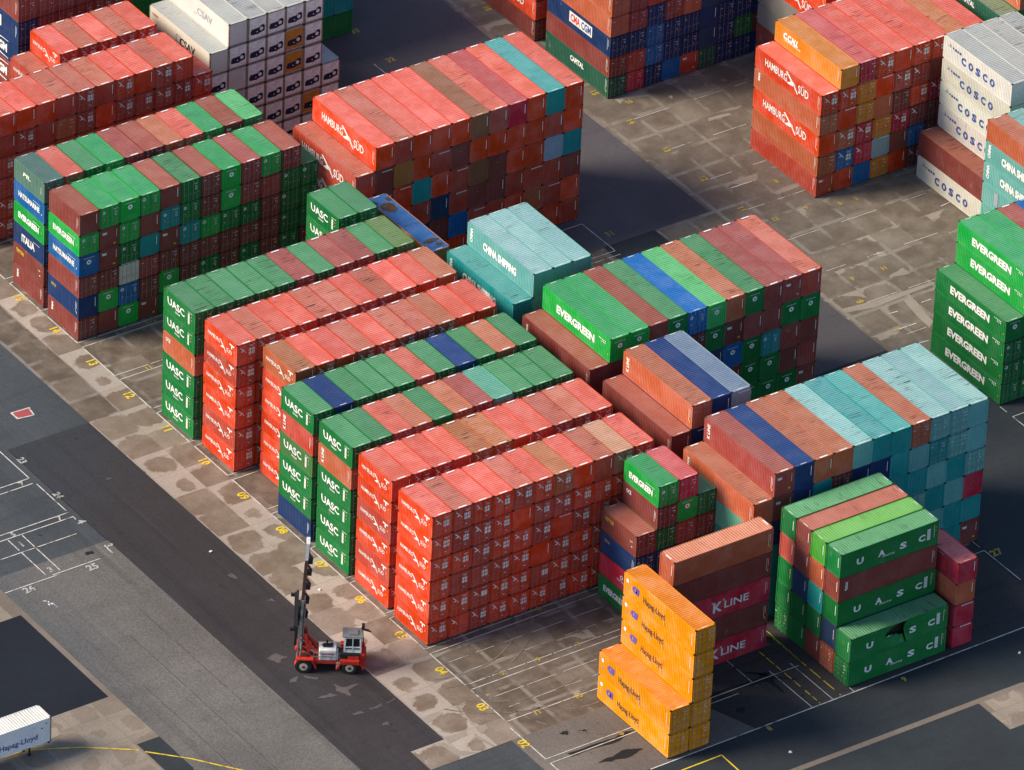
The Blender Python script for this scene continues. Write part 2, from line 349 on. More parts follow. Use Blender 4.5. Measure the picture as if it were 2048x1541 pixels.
    if n=='shade': return [Rr(L*.62,c,.9,1.1,'r'),Rr(L*.35,c+1.05,L*.5,.05)]  # red patch with a thin white line above
    # end walls
    if n=='e_line': return [Rr(WD*.85,c+.35,.075,1.15)]
    if n=='e_tex': return [T('tex',.62,c+.72,.38,.62,.045),Rr(WD*.86,c+.4,.05,1.0),Rr(WD*.76,c-.8,.28,.20,'y')]
    if n=='e_ever': return [Ring(WD*.5,c+.38,.30,.11,'w',10)]+[Rr(.62+.19*i,c+.92,.12,.07) for i in range(7)]
    if n=='e_bar': return [Rr(.95+.2*i,H-.22,.15,.12) for i in range(7)]
    if n=='e_plain': return [Rr(WD*.5,c+.5,.1,.1,'y')]
    if n=='d_hs_l': return gull_mark(.20,c+.30,.80,.72)
    if n=='d_hs_r': return [Rr(WD*.72+x,c+y,.32,.34) for x in (-.20,.20) for y in (-.02,.40)]+[Rr(WD*.74,c+.92,.6,.05),Rr(WD*.74,c+.78,.4,.05),Rr(WD*.7,c-.75,.2,.09)]
    if n=='d_hs2_r': return [Rr(WD*.72+x,c+.2,.33,.66) for x in (-.20,.20)]+[Rr(WD*.74,c+.92,.6,.05)]
    if n=='d_ev_l': return [Ring(.34,c+.72,.21,.09,'w',10),Rr(.36,c-.15,.09,.12)]
    if n=='d_ev_r': return [Rr(WD*.77,c+.85,.55,.06)]+[Rr(WD*.77+.05*(i%2),c+.55-.16*i,.28,.06) for i in range(4)]
    if n=='d_pl_l': return [Rr(.3,c+.7,.3,.07)]
    if n=='d_pl_r': return [Rr(WD*.77,c+.82,.5,.06),Rr(WD*.8,c+.5,.3,.05),Rr(WD*.8,c+.38,.3,.05),Rr(WD*.72,c-.1,.1,.12)]
    # roof code plates
    if n=='roof': return [Rr(0,0,.95,.17)]
    if n=='roofs': return [Rr(-.35+.15*i,0,.10,.10) for i in range(5)]
    raise KeyError(name)
DCACHE={}
def design_mesh(name):
    if name in DCACHE: return DCACHE[name]
    v=[];f=[];mi=[];inks=[]
    def im(k):
        if k not in inks: inks.append(k)
        return inks.index(k)
    lay=0
    for it in design(name):
        lay+=1; zz=.0012*lay if name[:3] in('cma',) else 0
        if it[0]=='T':
            _,txt,cx,cy,h,w,bold,k,rot,shear,space=it
            if (txt,bold) not in TX: TX[(txt,bold)]=text2d(txt,bold)
            tv,tf=TX[(txt,bold)]
            if not tv: continue
            xs=[p[0] for p in tv]; x0,x1=min(xs),max(xs); cap=.70
            sy=h/cap; sx=(w/(x1-x0)) if w else sy
            n0=len(v)
            for x,y in tv:
                X=(x-(x0+x1)/2)*sx; Y=(y-cap/2)*sy; X+=shear*Y
                if rot: X,Y=-Y,X
                v.append((cx+X,cy+Y,zz))
            for q in tf: f.append(tuple(n0+i for i in q)); mi.append(im(k))
        elif it[0]=='P':
            n0=len(v); v+=[(x,y,zz) for x,y in it[1]]; q=tuple(range(n0,len(v)))
            ar=sum(it[1][i][0]*it[1][(i+1)%len(it[1])][1]-it[1][(i+1)%len(it[1])][0]*it[1][i][1] for i in range(len(it[1])))
            f.append(q if ar>0 else q[::-1]); mi.append(im(it[2]))
        else:
            _,cx,cy,r,ri,k,n=it; n0=len(v)
            for i in range(n):
                t=2*math.pi*i/n+ (math.pi/4 if n==4 else 0); v+=[(cx+r*math.cos(t),cy+r*math.sin(t),zz),(cx+ri*math.cos(t),cy+ri*math.sin(t),zz)]
            for i in range(n):
                j=(i+1)%n; f.append((n0+2*i,n0+2*j,n0+2*j+1,n0+2*i+1)[::1]); mi.append(im(k))
    me=bpy.data.meshes.new('lettering'); me.from_pydata(v,[],f)
    for k in inks: me.materials.append(INK[k])
    me.polygons.foreach_set('material_index',mi); me.update(); DCACHE[name]=me; return me
def MX(x,y,z,o): 
    m=Matrix.Identity(4)
    for i,c in enumerate((x,y,z,o)):
        for j in range(3): m[j][i]=c[j]
    return m
def M_side(L): return MX((0,-1,0),(0,0,1),(-1,0,0),(-WD/2-.009,L/2,0))
def M_end(L): return MX((1,0,0),(0,0,1),(0,-1,0),(-WD/2,-L/2-.009,0))
def M_roof(y,H): return MX((1,0,0),(0,1,0),(0,0,1),(0,y,H-.004))

# ---------------------------------------------------------------- the yard: every container as a record
# (u runs down the rows = -y, v runs along them = +x)
REC=[]
def add(u0,v0,z,L,H,tok,side=None,rot=0,where='',slot='',tier='',grp='',special=None,kind=None):
    REC.append(dict(u=u0,v=v0,z=z,L=L,H=H,c=tok[0],e=tok[1],side=side,rot=rot,where=where,slot=slot,tier=tier,grp=grp,sp=special,kind=kind))
ORD=['first','second','third','fourth','fifth','sixth','seventh','eighth','ninth','tenth','eleventh','twelfth','thirteenth','fourteenth','fifteenth','sixteenth','seventeenth','eighteenth']
def tname(t,n): return 'top tier' if t==n-1 else ('bottom tier' if t==0 else ORD[t]+' tier up')
def block(where,grp,u0,v0,pitch,L,H,rows,sides={},first=0,tiers=None,kind=None,zscale=1.0,rot=0):
    """rows: list of token strings top tier first, '..' = nothing stands there"""
    n=len(rows); cols=[r.split() for r in rows]; nc=max(len(c) for c in cols)
    # heights per column
    for i in range(nc):
        have=[n-1-k for k in range(n) if i<len(cols[k]) and cols[k][i]!='..']
        if not have: continue
        top=max(have)+1
        for k in range(n):
            t=n-1-k
            if i<len(cols[k]) and cols[k][i]!='..':
                sd=sides.get((i,t))
                add(u0+random.uniform(-.035,.035),v0+i*pitch+(random.uniform(-.012,.012) if pitch>2.45 else 0),t*H*zscale,L,H,cols[k][i],sd,rot,where,ORD[i+first],tname(t,top),grp,kind=kind)
def fill(n,nc,pal,seed,ends='DDC'):
    r=random.Random(seed); return [' '.join(r.choice(pal)+r.choice(ends) for _ in range(nc)) for _ in range(n)]
def over(rows,*over_rows):      # replace the first rows by the observed ones; '--' keeps the default
    out=[]
    for k,r in enumerate(rows):
        a=r.split()
        if k<len(over_rows) and over_rows[k]:
            b=over_rows[k].split(); a=[(b[i] if i<len(b) and b[i]!='--' else (a[i] if i<len(a) else '..')) for i in range(max(len(a),len(b)))]
        out.append(' '.join(a))
    return out
HS='red20'
G1='stacked containers in the long left rows'; G2='stacked containers in the middle blocks'; G3='stacked containers in the far right blocks'
# --- left field, short containers
block('front red row',G1,73.03,-.03,2.46,LS,H20,over(fill(6,11,'rrrd',5,'XXX'),
 'rX dX rX rX dX rX xX rC dC TX rX','rX dX dX rX rC dX dX rX rX rX rX','rX rX dX rX rX dX rB dX rX rX rX','rX dX dX dX rX rC dX rX dX rX rX','rX rX dZ rX rX dZ rX dX rX rX rX','rX rX dX rX rX rX dX rX rX rX rX'),{(0,t):HS for t in range(6)})
block('second red row from front',G1,65.62,.1,2.455,LS,H20,over(fill(6,11,'rrrd',6,'XXX'),'rC rX rX rC xX xX rC rX dX dX rX','rX'),{(0,t):HS for t in range(6)})
block('third row from front',G1,58.55,-.02,2.47,LS,H20,over(fill(6,11,'ggbg',7,'DD'),'gD gD pD kD gP kD mD jD gD gD gD','kD','gD','gD','gD','gD'),
 {(0,5):'green20',(0,4):'klv20',(0,3):'green20',(0,2):'green20',(0,1):'green20',(0,0):'green20'})
block('fourth row from front',G1,51.46,0,2.50,LS,H20,over(fill(6,11,'ggbg',8,'DD'),'gD nC gD gD gD pC gD nC gD kC gD','dD','vD','gD','gD','nD'),
 {(0,5):'green20',(0,4):'klv20',(0,3):'green20',(0,2):'green20',(0,1):'green20',(0,0):'small20'})
block('fifth row from front',G1,44.02,.17,2.49,LS,H20,over(fill(6,11,'rrrd',9,'XXX'),'.. xC rX rC dX rX dX dX kX rC rC','.. rX','.. rX','.. rX','.. rX','.. rX'),{(1,t):HS for t in range(6)})
block('sixth row from front',G1,36.71,.24,2.49,LS,H20,over(fill(6,11,'rrrd',10,'XXX'),'rX dX rX rX dX dX rX dX rX rC kC','dX','rX','rX','dX','rX'),{(0,t):HS for t in range(6)})
block('seventh row from front',G1,29.44,-.13,2.48,LS,H20,over(fill(6,11,'ggmg',11,'DD'),'gD gD gD gD gD mD gD mD mD gD vD','gD','kD','gD','gD','gD'),
 {(0,5):'green20',(0,4):'green20',(0,3):'oce20',(0,2):'green20',(0,1):'green20',(0,0):'green20'})
block('short green stack behind seventh row',G1,21.8,22.6,2.49,LS,H20,fill(6,2,'gg',12,'DD'),{(0,t):'green20' for t in range(6)})
block('brown and green block',G1,7.3,-.33,2.53,LS,H20,[
 'bC eV eE eV bC gV bD eE mD eV bD ..','eV bT eV bC tV gV bD eE mD mD gV gV','lE bT gV tC bT tV eV gV gV bD gV gD',
 'bD bD wD mD bD bD bD bD bD bD gV gD','nC eE lV bD eE bD gV bD gV bD gV bD','bD bC eE bT gP bD bD bT bD bD gV bD'],
 {(0,5):'small20',(0,4):'ever20',(0,3):'hatsu20',(0,2):'small20',(0,1):'tritonb20',(0,0):'texv20'})
block('mixed row behind brown-green block',G1,0.0,-.1,2.50,LS,H20,over(fill(6,11,'bbgmb',13,'DDV'),'sD pD gV eV mD bD kD pD eV bT iV','lD','eD','nD','bD','bD'),
 {(0,5):'pil20',(0,4):'hatsu20',(0,3):'ever20',(0,2):'italia20',(0,1):'triton20',(0,0):'texv20'})
block('red row at left edge',G1,-13.8,.08,2.48,LS,H20,over(fill(6,12,'rddd',14,'XXD'),'.. rC rC rC dC dX dC rX rC dX rX ..','.. dC dX dC xD dX rC dX dX dX dX rX'),{(1,t):HS for t in range(6)})
block('red row at upper left',G1,-21.4,.24,2.48,LS,H20,over(['.. .. .. .. .. .. rX dX rX dX rX']+fill(5,11,'ddr',15,'XX'),None,*['.. .. .. .. .. dX']*5),{(6,t):HS for t in range(6)}|{(5,t):HS for t in range(5)})
block('mixed stack beside front red row',G1,80.3,20.0,2.46,LS,H20,[
 '.. eV RD ..','.. bD eE gD','bD gD mD bD','nD nD bD gV','RD nD gV gD','gD gD bD gD'],
 {(1,5):'ever20',(1,4):'oce20',(0,3):'triton20',(0,2):'tritonb20',(0,1):'tbl20',(0,0):'ever20'})
# --- middle field, long containers
PK=2.44
block('tall central red block',G2,8.4,29.62,PK,LL,H40,over(fill(6,12,'rdbr',20,'CC'),
 '.. rC dC rC rC rC BC pC RC rC tP rC','dC bB yP rC dB bY rC rC rC rC dC rC','dC bC rB tP rC dB BP bY rC rC aP tP','dC dC rC dC qC dB bY bC dC dB dC bC','bC rC dC nC bY lP dB dC rC kC dB rC','dC dC dC bC rC rC dC dC dC dX rC'),
 {(1,5):'red40',(0,4):'red40',(0,3):'red40',(0,2):'small40',(0,1):'small40'})
block('low stack with rusty blue top',G2,22.6,29.66,PK,LL,H20,['uC','oC','dC','bC','gC'],{})
block('pale turquoise stack in the middle',G2,37.4,29.95,PK,LL,H40,over(fill(6,4,'ctc',21,'PD'),'.. cP cP cP','tP cP cP cP','tC tP cP tP'),{(1,5):'china40',(1,4):'china40',(0,4):'china40',(0,3):'china40'})
block('middle green and brown block',G2,51.7,29.66,PK,LL,H40,over(fill(6,12,'bbgm',22,'CTE'),
 '.. eE eE bY gE lV iE kC gE mC mT dC','bY bC gC bC bD bD gE bT mC mC gE gE','bC bC bC bC bC rC qC lE gE tV mC bC','bC bC bC bC bC bC bC bC gE gE bC mC','bC bC bC bC bC bC bC gP gE gE gE bT'),
 {(1,5):'ever40',(0,4):'texv40',(0,3):'small40'})
# the green lattice of the two lowest rows is covered by the random fill
block('orange and navy stack',G2,66.1,29.75,PK,LL,H40,over(fill(6,4,'bnb',23,'CC'),'.. kD nC aB','bC nB nC nC'),{(1,5):'klv40',(0,4):'small40'})
block('turquoise block at right',G2,80.5,29.70,PK,LL,H40,over(fill(6,12,'ttcn',24,'PPD'),
 '.. mT nC kC kY cP tP tP kD cD cD cP','kY bT nC tP bD nC nC tP cP tD cD cP','jP nC nC tP bD nC tP tP tP cP tP cD','tD tP tP tP tP tP tP cD cD tP cP RY','nP tP tP tP tP tP tP cD tD cP tP tP','tP tP tP tP tP tP tP tP cP tP tP bT'),
 {(1,5):'klv40',(0,4):'texv40',(0,3):'small40'})
# refrigerated containers
block('white block at upper left','refrigerated containers of the white block',-20.8,30.0,PK,LL,H40,[
 '.. wC wF wF wF wF ..','wC wF wF wF oF wF ..','wF wC wF wF oF wF ..','wF wC wF wF wF wF wF','wC wF wF wF wF oF wF','wF wF wF wF wF wF wF'],
 {(1,5):'csav40',(0,4):'csavk40'},kind='reefer')
# far left block
block('dark block in the top left corner',G3,-36.8,15.6,PK,LL,H40,over(fill(6,18,'bbmbb',30,'DD'),
 'bD bD bD bD dD gP gP tP tP nD bD bD bD bD bD mD bD kP','nD bD bD bD bD bD gP gP gP tP bD bD bD nD bD bD bP bP','nD bD mD bD bD dD gP tP tP tP bD bD bD nD bD bD bP kP','bD bD bD bD bD bD bD bD bD bD bD bD bD bD bD bD gP gP','bD bD bD bD bD bD bD bD bD bD bD bD bD bD bD bD tP tP','bD bD bD bD bD bD bD bD bD bD bD bD bD bD bD bD gP gP'),{(0,5):'small40',(0,4):'cma40',(0,3):'cmb40',(0,2):'cmb40'})
# orange stack in the foreground
block('orange stack',G2,95.4,9.42,2.52,LL,H40,['.. hD','.. hD','.. hD','hD hD','hD hD'],{(0,0):'hl40',(0,1):'hl40',(1,2):'hl40',(1,3):'hl40',(1,4):'hl40'})
# --- far right field
block('dark block at top centre',G3,-10.3,75.95,PK,LL,H20,over(fill(7,13,'nnnbn',31,'DD'),
 'kD dD bD nD lD nD qD nD bD nD','kD mD lD nC nD nD kD nD','kD mD dT qC nD nD qC nD','kD mD nD mD kD qC nD nD','nD nD lD nD nD nC nD nD','bD dD lD nD nD qC nD gD','VD RD nD lP dT VD nD nD'),{(0,0):'capital40',(0,1):'mark40',(0,2):'cma40',(0,3):'mark40',(0,4):'mark40',(0,5):'mark40',(0,6):'mark40'})
block('red and brown stack at top centre',G3,-24.6,75.95,PK,LL,H20,['rD bD bD','rD bD bD','bD bD bD','rD bD bD','bD bD bD'],{(0,1):'red40',(0,3):'red40',(0,0):'mark40'})
block('red block at upper right',G3,18.3,83.6,PK,LL,H20,over(fill(6,9,'ddbr',32,'XD'),
 '.. oC RD rX rC rX rX xX rX','rX rX oD rB dX dZ bC','kD rB oD kC bD rX RX bD','rC kX RX oD RX mX bD','kD lX RX aB bC lD bD','dT rC lP oD rC bX'),
 {(1,5):'ccni40',(0,4):'red40',(0,3):'texv40',(0,2):'red40',(0,1):'small40',(0,0):'small40'})
block('green stack behind the red block',G3,18.3,107.7,PK,LL,H20,['VP','gP','gP','gD','gD','gD'],{(0,5):'capital40'})
block('tall stack in the top right corner',G3,18.3,110.2,PK,LL,H20,['kC gP','gP gP','gP gP','gP gP','gP gP','gP gP','gP gP'],{(0,6):'mark40'})
block('stack behind the upper right red block',G3,3.8,94.6,PK,LL,H20,['rX dX','rX rX','DP kP','DC bC','bC bC','bC bC'],{(0,4):'red40',(0,5):'red40'})
block('white block at right edge',G3,32.6,95.75,PK,LL,H40,['.. wP wP wP wP','.. wP wP wP wP','.. wP wP wP wP','.. wP wP wP wP','bP wP wP wP wP','wP wP wP wP wP'],
 {(1,t):'cosco40' for t in range(6)}|{(0,0):'cosco40'})
block('turquoise and brown stack at right edge',G3,46.8,93.55,PK,LL,H20,['kC cP cP','cP cP cP','cP cP cP','cP cP cP','cP cP cP','cP cP cP'],{(0,4):'china40',(0,3):'china40',(0,2):'lines40',(0,1):'lines40'})
block('green block at right edge',G3,61.6,76.1,PK,LL,H20,over(fill(6,9,'ggne',34,'VE'),'.. eE eE mC lE gE gE bC gE','.. eE gV gV','gE gV','gV gV lV','gV gV gV','gV gV nV'),
 {(0,0):'ever40',(0,1):'ever40',(0,2):'ever40',(0,3):'ever40',(1,4):'ever40',(1,5):'ever40'})
# --- stacks turned along the rows (long wall faces +u)
def rblock(where,grp,u0,v0,pitch,L,H,colsdef):
    for i,(toks,sides) in enumerate(colsdef):
        n=len(toks)
        for t,(tk,sd) in enumerate(zip(toks,sides)):
            sp='dent' if tk.endswith('!') else None
            add(u0+i*pitch,v0+random.uniform(-.05,.05),t*H,L,H,tk[:2],sd,1,where,ORD[i],tname(t,n),grp,special=sp)
rblock('maroon wall behind the orange stack',G2,94.5,16.85,2.5,LL,H40,[(['RC','bC','RC','bC','kC'],['kline40','mark40','kline40','mark40','mark40'])])
rblock('dark green stack at lower right',G2,94.35,31.95,2.55,LL,H40,[
 (['gd','gC','gC','pC','gC'],[None]*5),(['gC','gC','qC','bC','bC'],[None]*5),(['bC','gC','tC','kC','zC'],[None]*5),
 (['kd','qC','gC','bC','gC'],[None,None,'spaced40','texv40','spaced40']),(['gd','gC!'],['spaced40','torn40'])])
add(100.9,44.95,0,LS,H20,'RB','shade20',0,'short red stack at lower right','first','bottom tier',G2)
add(100.9,44.95,H20,LS,H20,'RB',None,0,'short red stack at lower right','first','second tier up',G2)
add(100.85,44.95,2*H20,LS,H20,'kC',None,0,'short red stack at lower right','first','third tier up',G2)
add(100.95,44.95,3*H20,LS,H20,'RC','shade20',0,'short red stack at lower right','first','top tier',G2)

# ---------------------------------------------------------------- which ones show, and how large: a small depth buffer of the boxes
def visible_counts():
    Wp,Hp=1024,770
    Ri=np.array(cam.rotation_euler.to_matrix()); C=np.array(cam.location); f=cd.lens/36*Wp
    def pj(P):
        q=(P-C)@Ri; return np.stack([Wp/2+f*q[:,0]/-q[:,2],Hp/2-f*q[:,1]/-q[:,2],-q[:,2]],1)
    zb=np.full((Hp,Wp),1e9); ib=np.full((Hp,Wp),-1,int)
    for k,r in enumerate(REC):
        a,b=(WD,r['L']) if not r['rot'] else (r['L'],WD)
        x0,x1=r['v'],r['v']+a; y1,y0=-r['u'],-r['u']-b; z0,z1=r['z'],r['z']+r['H']
        for q in (((x0,y0,z0),(x0,y1,z0),(x0,y1,z1),(x0,y0,z1)),((x0,y0,z0),(x1,y0,z0),(x1,y0,z1),(x0,y0,z1)),((x0,y0,z1),(x1,y0,z1),(x1,y1,z1),(x0,y1,z1))):
            p=pj(np.array(q,float)); mx=p[:,:2].max(0); mn=p[:,:2].min(0)
            ix0,ix1=max(0,int(mn[0])),min(Wp-1,int(mx[0])+1); iy0,iy1=max(0,int(mn[1])),min(Hp-1,int(mx[1])+1)
            if ix0>ix1 or iy0>iy1: continue
            X,Y=np.meshgrid(np.arange(ix0,ix1+1)+.5,np.arange(iy0,iy1+1)+.5)
            ins=np.ones(X.shape,bool); sg=None
            for i in range(4):
                ax,ay=p[i,:2]; bx,by=p[(i+1)%4,:2]; cr=(bx-ax)*(Y-ay)-(by-ay)*(X-ax)
                if sg is None:
                    cx,cy=p[(i+2)%4,:2]; sg=np.sign((bx-ax)*(cy-ay)-(by-ay)*(cx-ax))
                ins&=(cr*sg>=0)
            A=np.array([[p[i,0],p[i,1],1] for i in range(3)])
            try: co=np.linalg.solve(A,p[:3,2])
            except Exception: continue
            D=co[0]*X+co[1]*Y+co[2]; sub=zb[iy0:iy1+1,ix0:ix1+1]; m=ins&(D<sub)
            sub[m]=D[m]; ib[iy0:iy1+1,ix0:ix1+1][m]=k
    return np.bincount(ib[ib>=0].ravel(),minlength=len(REC))
VIS=visible_counts()
for k,r in enumerate(REC): r['vis']=int(VIS[k]); r['cls']='reefer' if r['kind'] else ('short' if r['L']<7 else 'long')
chosen=set()
for cls,mx in (('short',310),('long',322),('reefer',100)):
    ks=sorted([k for k,r in enumerate(REC) if r['cls']==cls and r['vis']>=6],key=lambda k:-REC[k]['vis'])
    chosen|=set(ks[:mx])
    print('VIS',cls,len([1 for r in REC if r['cls']==cls]),'visible',len(ks))

# ---------------------------------------------------------------- refrigeration unit on the end of a reefer
REEF=plain('refrigerator_white',(.80,.77,.68),.5,0,.18); REEFD=plain('refrigerator_recess',(.012,.016,.045),.5); OCH=plain('refrigerator_ochre',(.52,.22,.03),.6,0,.2)
def reefer_parts():
    b=MB(); w=WD/2-.17; b.box(-w,-.03,.30,w,.0,H40-.20); b.box(-w+.1,-.055,.34,w-.1,-.03,.62); b.box(-w+.1,-.05,H40-.75,-w+.8,-.03,H40-.3)
    panel=b.mesh('refrigeration_unit',[REEF]); po=b.mesh('refrigeration_unit',[OCH])
    b=MB(); pts=[(-.90,.78),(.10,.70),(.30,.82),(.88,.92),(.90,1.55),(.72,1.78),(.40,1.74),(.25,1.52),(-.30,1.50),(-.78,1.46),(-.92,1.15)]
    b.poly([(x,-.062,z) for x,z in pts])
    rec=b.mesh('compressor_recess',[REEFD])
    b=MB(); b.cyl((.45,-.09,1.30),(.45,-.06,1.30),.22,12); b.cyl((-.1,-.09,1.05),(-.1,-.06,1.05),.07,8); fan=b.mesh('fan',[REEF])
    return panel,po,rec,fan
RP=reefer_parts()

# ---------------------------------------------------------------- build the containers that show
SIDEWORD={'red':'white name and flying bird lettering','green':'bold white lettering','spaced':'widely spaced white letters','ever':'bold white lettering','hatsu':'bold white lettering','italia':'white lettering','triton':'yellow lettering','tritonb':'small yellow lettering','cosco':'blue lettering','china':'white lettering','csav':'grey lettering','csavk':'black lettering','hl':'blue badge and dark lettering','kline':'large white lettering','ccni':'white lettering','cma':'white name panel','cmb':'white lettering','capital':'white lettering','klv':'upright white lettering','texv':'upright white lettering','oce':'small white lettering','pil':'small white lettering','tbl':'small white badge'}
ENDWORD={'X':'four white squares on its doors','Z':'white squares on stained doors','D':'barred doors','V':'white ring on its doors','E':'white ring on its end','C':'plain end','T':'white letters on its end','B':'white dashes on its end','P':'plain ribbed end','F':'dark cooling unit','Y':'yellow mark on its end','d':'barred doors'}
SIZE={'short':'short','long':'long','reefer':'refrigerated'}
used=set()
def make_label(r):
    col=COL[r['c']][2]; sz=SIZE[r['cls']]
    wh=r['where']
    base=f"{col} {sz} container, {r['tier']}, {r['slot']} from left, {wh}"
    if r['side'] and r['side'][:-2] in SIDEWORD and r['vis']>60:
        alt=f"{col} container, {SIDEWORD[r['side'][:-2]]}, {r['tier']}, {wh}"
        if len(alt.replace(',','').split())<=16: base=alt
    if len(base.split())>16: base=f"{col} container, {r['tier']}, {r['slot']} from left, {wh}"
    if base in used: base=f"{col} container, {r['tier']}, {r['slot']} from left, {wh}"
    used.add(base); return base[0].upper()+base[1:] if 0 else base
def jit(c,a,s):
    k=s.uniform(.88,1.12); return tuple(min(1,max(0,x*k*s.uniform(.97,1.03))) for x in c)+(a,)
for k,r in enumerate(REC):
    if k not in chosen: continue
    rr=random.Random(k*31+5); L,H=r['L'],r['H']; wall,roofc,word,wear=COL[r['c']]
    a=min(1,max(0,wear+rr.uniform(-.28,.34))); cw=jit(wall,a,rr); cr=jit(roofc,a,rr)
    lx,ly=(WD,L) if not r['rot'] else (L,WD)
    nm={'short':'short_container','long':'long_container','reefer':'refrigerated_container'}[r['cls']]
    root=empty(nm,(r['v']+lx/2,-r['u']-ly/2,r['z']+.002),(math.pi/2 if r['rot'] else 0)+(rr.uniform(-.0028,.0028) if r['cls']=='short' else 0))
    tag(root,make_label(r),{'short':'short container','long':'long container','reefer':'refrigerated container'}[r['cls']],r['grp'])
    e=r['e']; doors=e in 'XZDV'; rear=(e=='d'); dent=r['sp']=='dent'
    part('body',cm('body',L,H,doors,dent,rear,.036 if r['cls']!='reefer' else .010),root,cw)
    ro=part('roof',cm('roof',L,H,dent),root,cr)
    if r['sp'] is None and r['cls']!='reefer' and r['tier']=='top tier':
        for yy in (-L/2+.16,L/2-.16):
            part('code_plate',design_mesh('roof20' if r['c'] in 'rdpxkm' else 'roofs20'),ro,mat=M_roof(yy,H))
    if r['c']=='u' and r['tier']=='top tier':
        b=MB(); q=random.Random(3)
        for cx,cy,ax,ay in ((-.05,3.6,.85,.95),(.1,-4.2,.95,.28),(-.9,4.9,.2,.5),(.5,-5.1,.4,.3),(.8,5.0,.3,.35)):
            b.poly([(max(-1.14,min(1.14,cx+ax*math.cos(t*.3142)*q.uniform(.8,1.15))),cy+ay*math.sin(t*.3142)*q.uniform(.75,1.2),H+.004) for t in range(20)])
        b.build('rust_patch',plain('rust_patch_brown',(.075,.04,.025),.9,0,.3),ro)
    if r['side']: part('side_lettering',design_mesh(r['side']),root,mat=M_side(L))
    tall='40' if abs(H-H40)<.01 else '20'
    def dz(name):  # end designs are drawn for the low height; lift them on high ones
        m=M_end(L).copy(); m[2][3]=(H-H20)/2; return m
    if doors or rear:
        yo=-L/2 if doors else L/2
        for sx in (-1,1):
            m=Matrix.Translation((0,yo,0)) if doors else Matrix.Translation((0,yo,0))@Matrix.Rotation(math.pi,4,'Z')
            d=part('door',cm('door',H,sx),root,cw,m)
            if r['vis']>90:
                for bx in ((-.92,-.38) if sx<0 else (.22,.72)):
                    part('locking_bar',cm('bar',H),d,mat=Matrix.Translation((bx,-.085,0)))
            des={'X':('d_hs_l20','d_hs_r20'),'Z':('d_hs_l20','d_hs2_r20'),'V':('d_ev_l20','d_ev_r20'),'D':('d_pl_l20','d_pl_r20'),'d':('d_pl_l20','d_pl_r20')}[e][0 if sx<0 else 1]
            if r['vis']>25 and rr.random()>.07:
                k_=rr.uniform(.86,1.04); part('door_marking',design_mesh(des),d,mat=MX((k_,0,0),(0,0,k_),(0,-1,0),(-WD/2*k_+rr.uniform(-.05,.05)+(.05 if sx<0 else -.02),-.082,(H-H20)/2+(1-k_)*1.3+rr.uniform(-.06,.06))))
    elif e in 'CTEBY' and r['vis']>20 and not r['rot']:
        part('end_marking',design_mesh({'C':'e_line20','T':'e_tex20','E':'e_ever20','B':'e_bar20','Y':'e_tex20'}[e] if not (e=='Y') else 'e_plain20'),root,mat=dz(e))
    elif e in 'CTY' and r['rot']:
        part('end_marking',design_mesh('e_tex20' if e=='T' else 'e_line20'),root,mat=MX((-1,0,0),(0,0,1),(0,1,0),(WD/2,L/2+.009,(H-H20)/2)))
    if e=='F':
        un=part('refrigeration_unit',RP[1] if r['c']=='o' else RP[0],root,mat=Matrix.Translation((0,-L/2,0)))
        if r['c']=='o': ob=bpy.data.objects
        part('compressor_recess',RP[2],un); part('fan',RP[3],un)
        if r['c']=='o':
            for ch in root.children:
                if ch.name.startswith(('body','roof')): ch.color=(.66,.66,.62,.5)

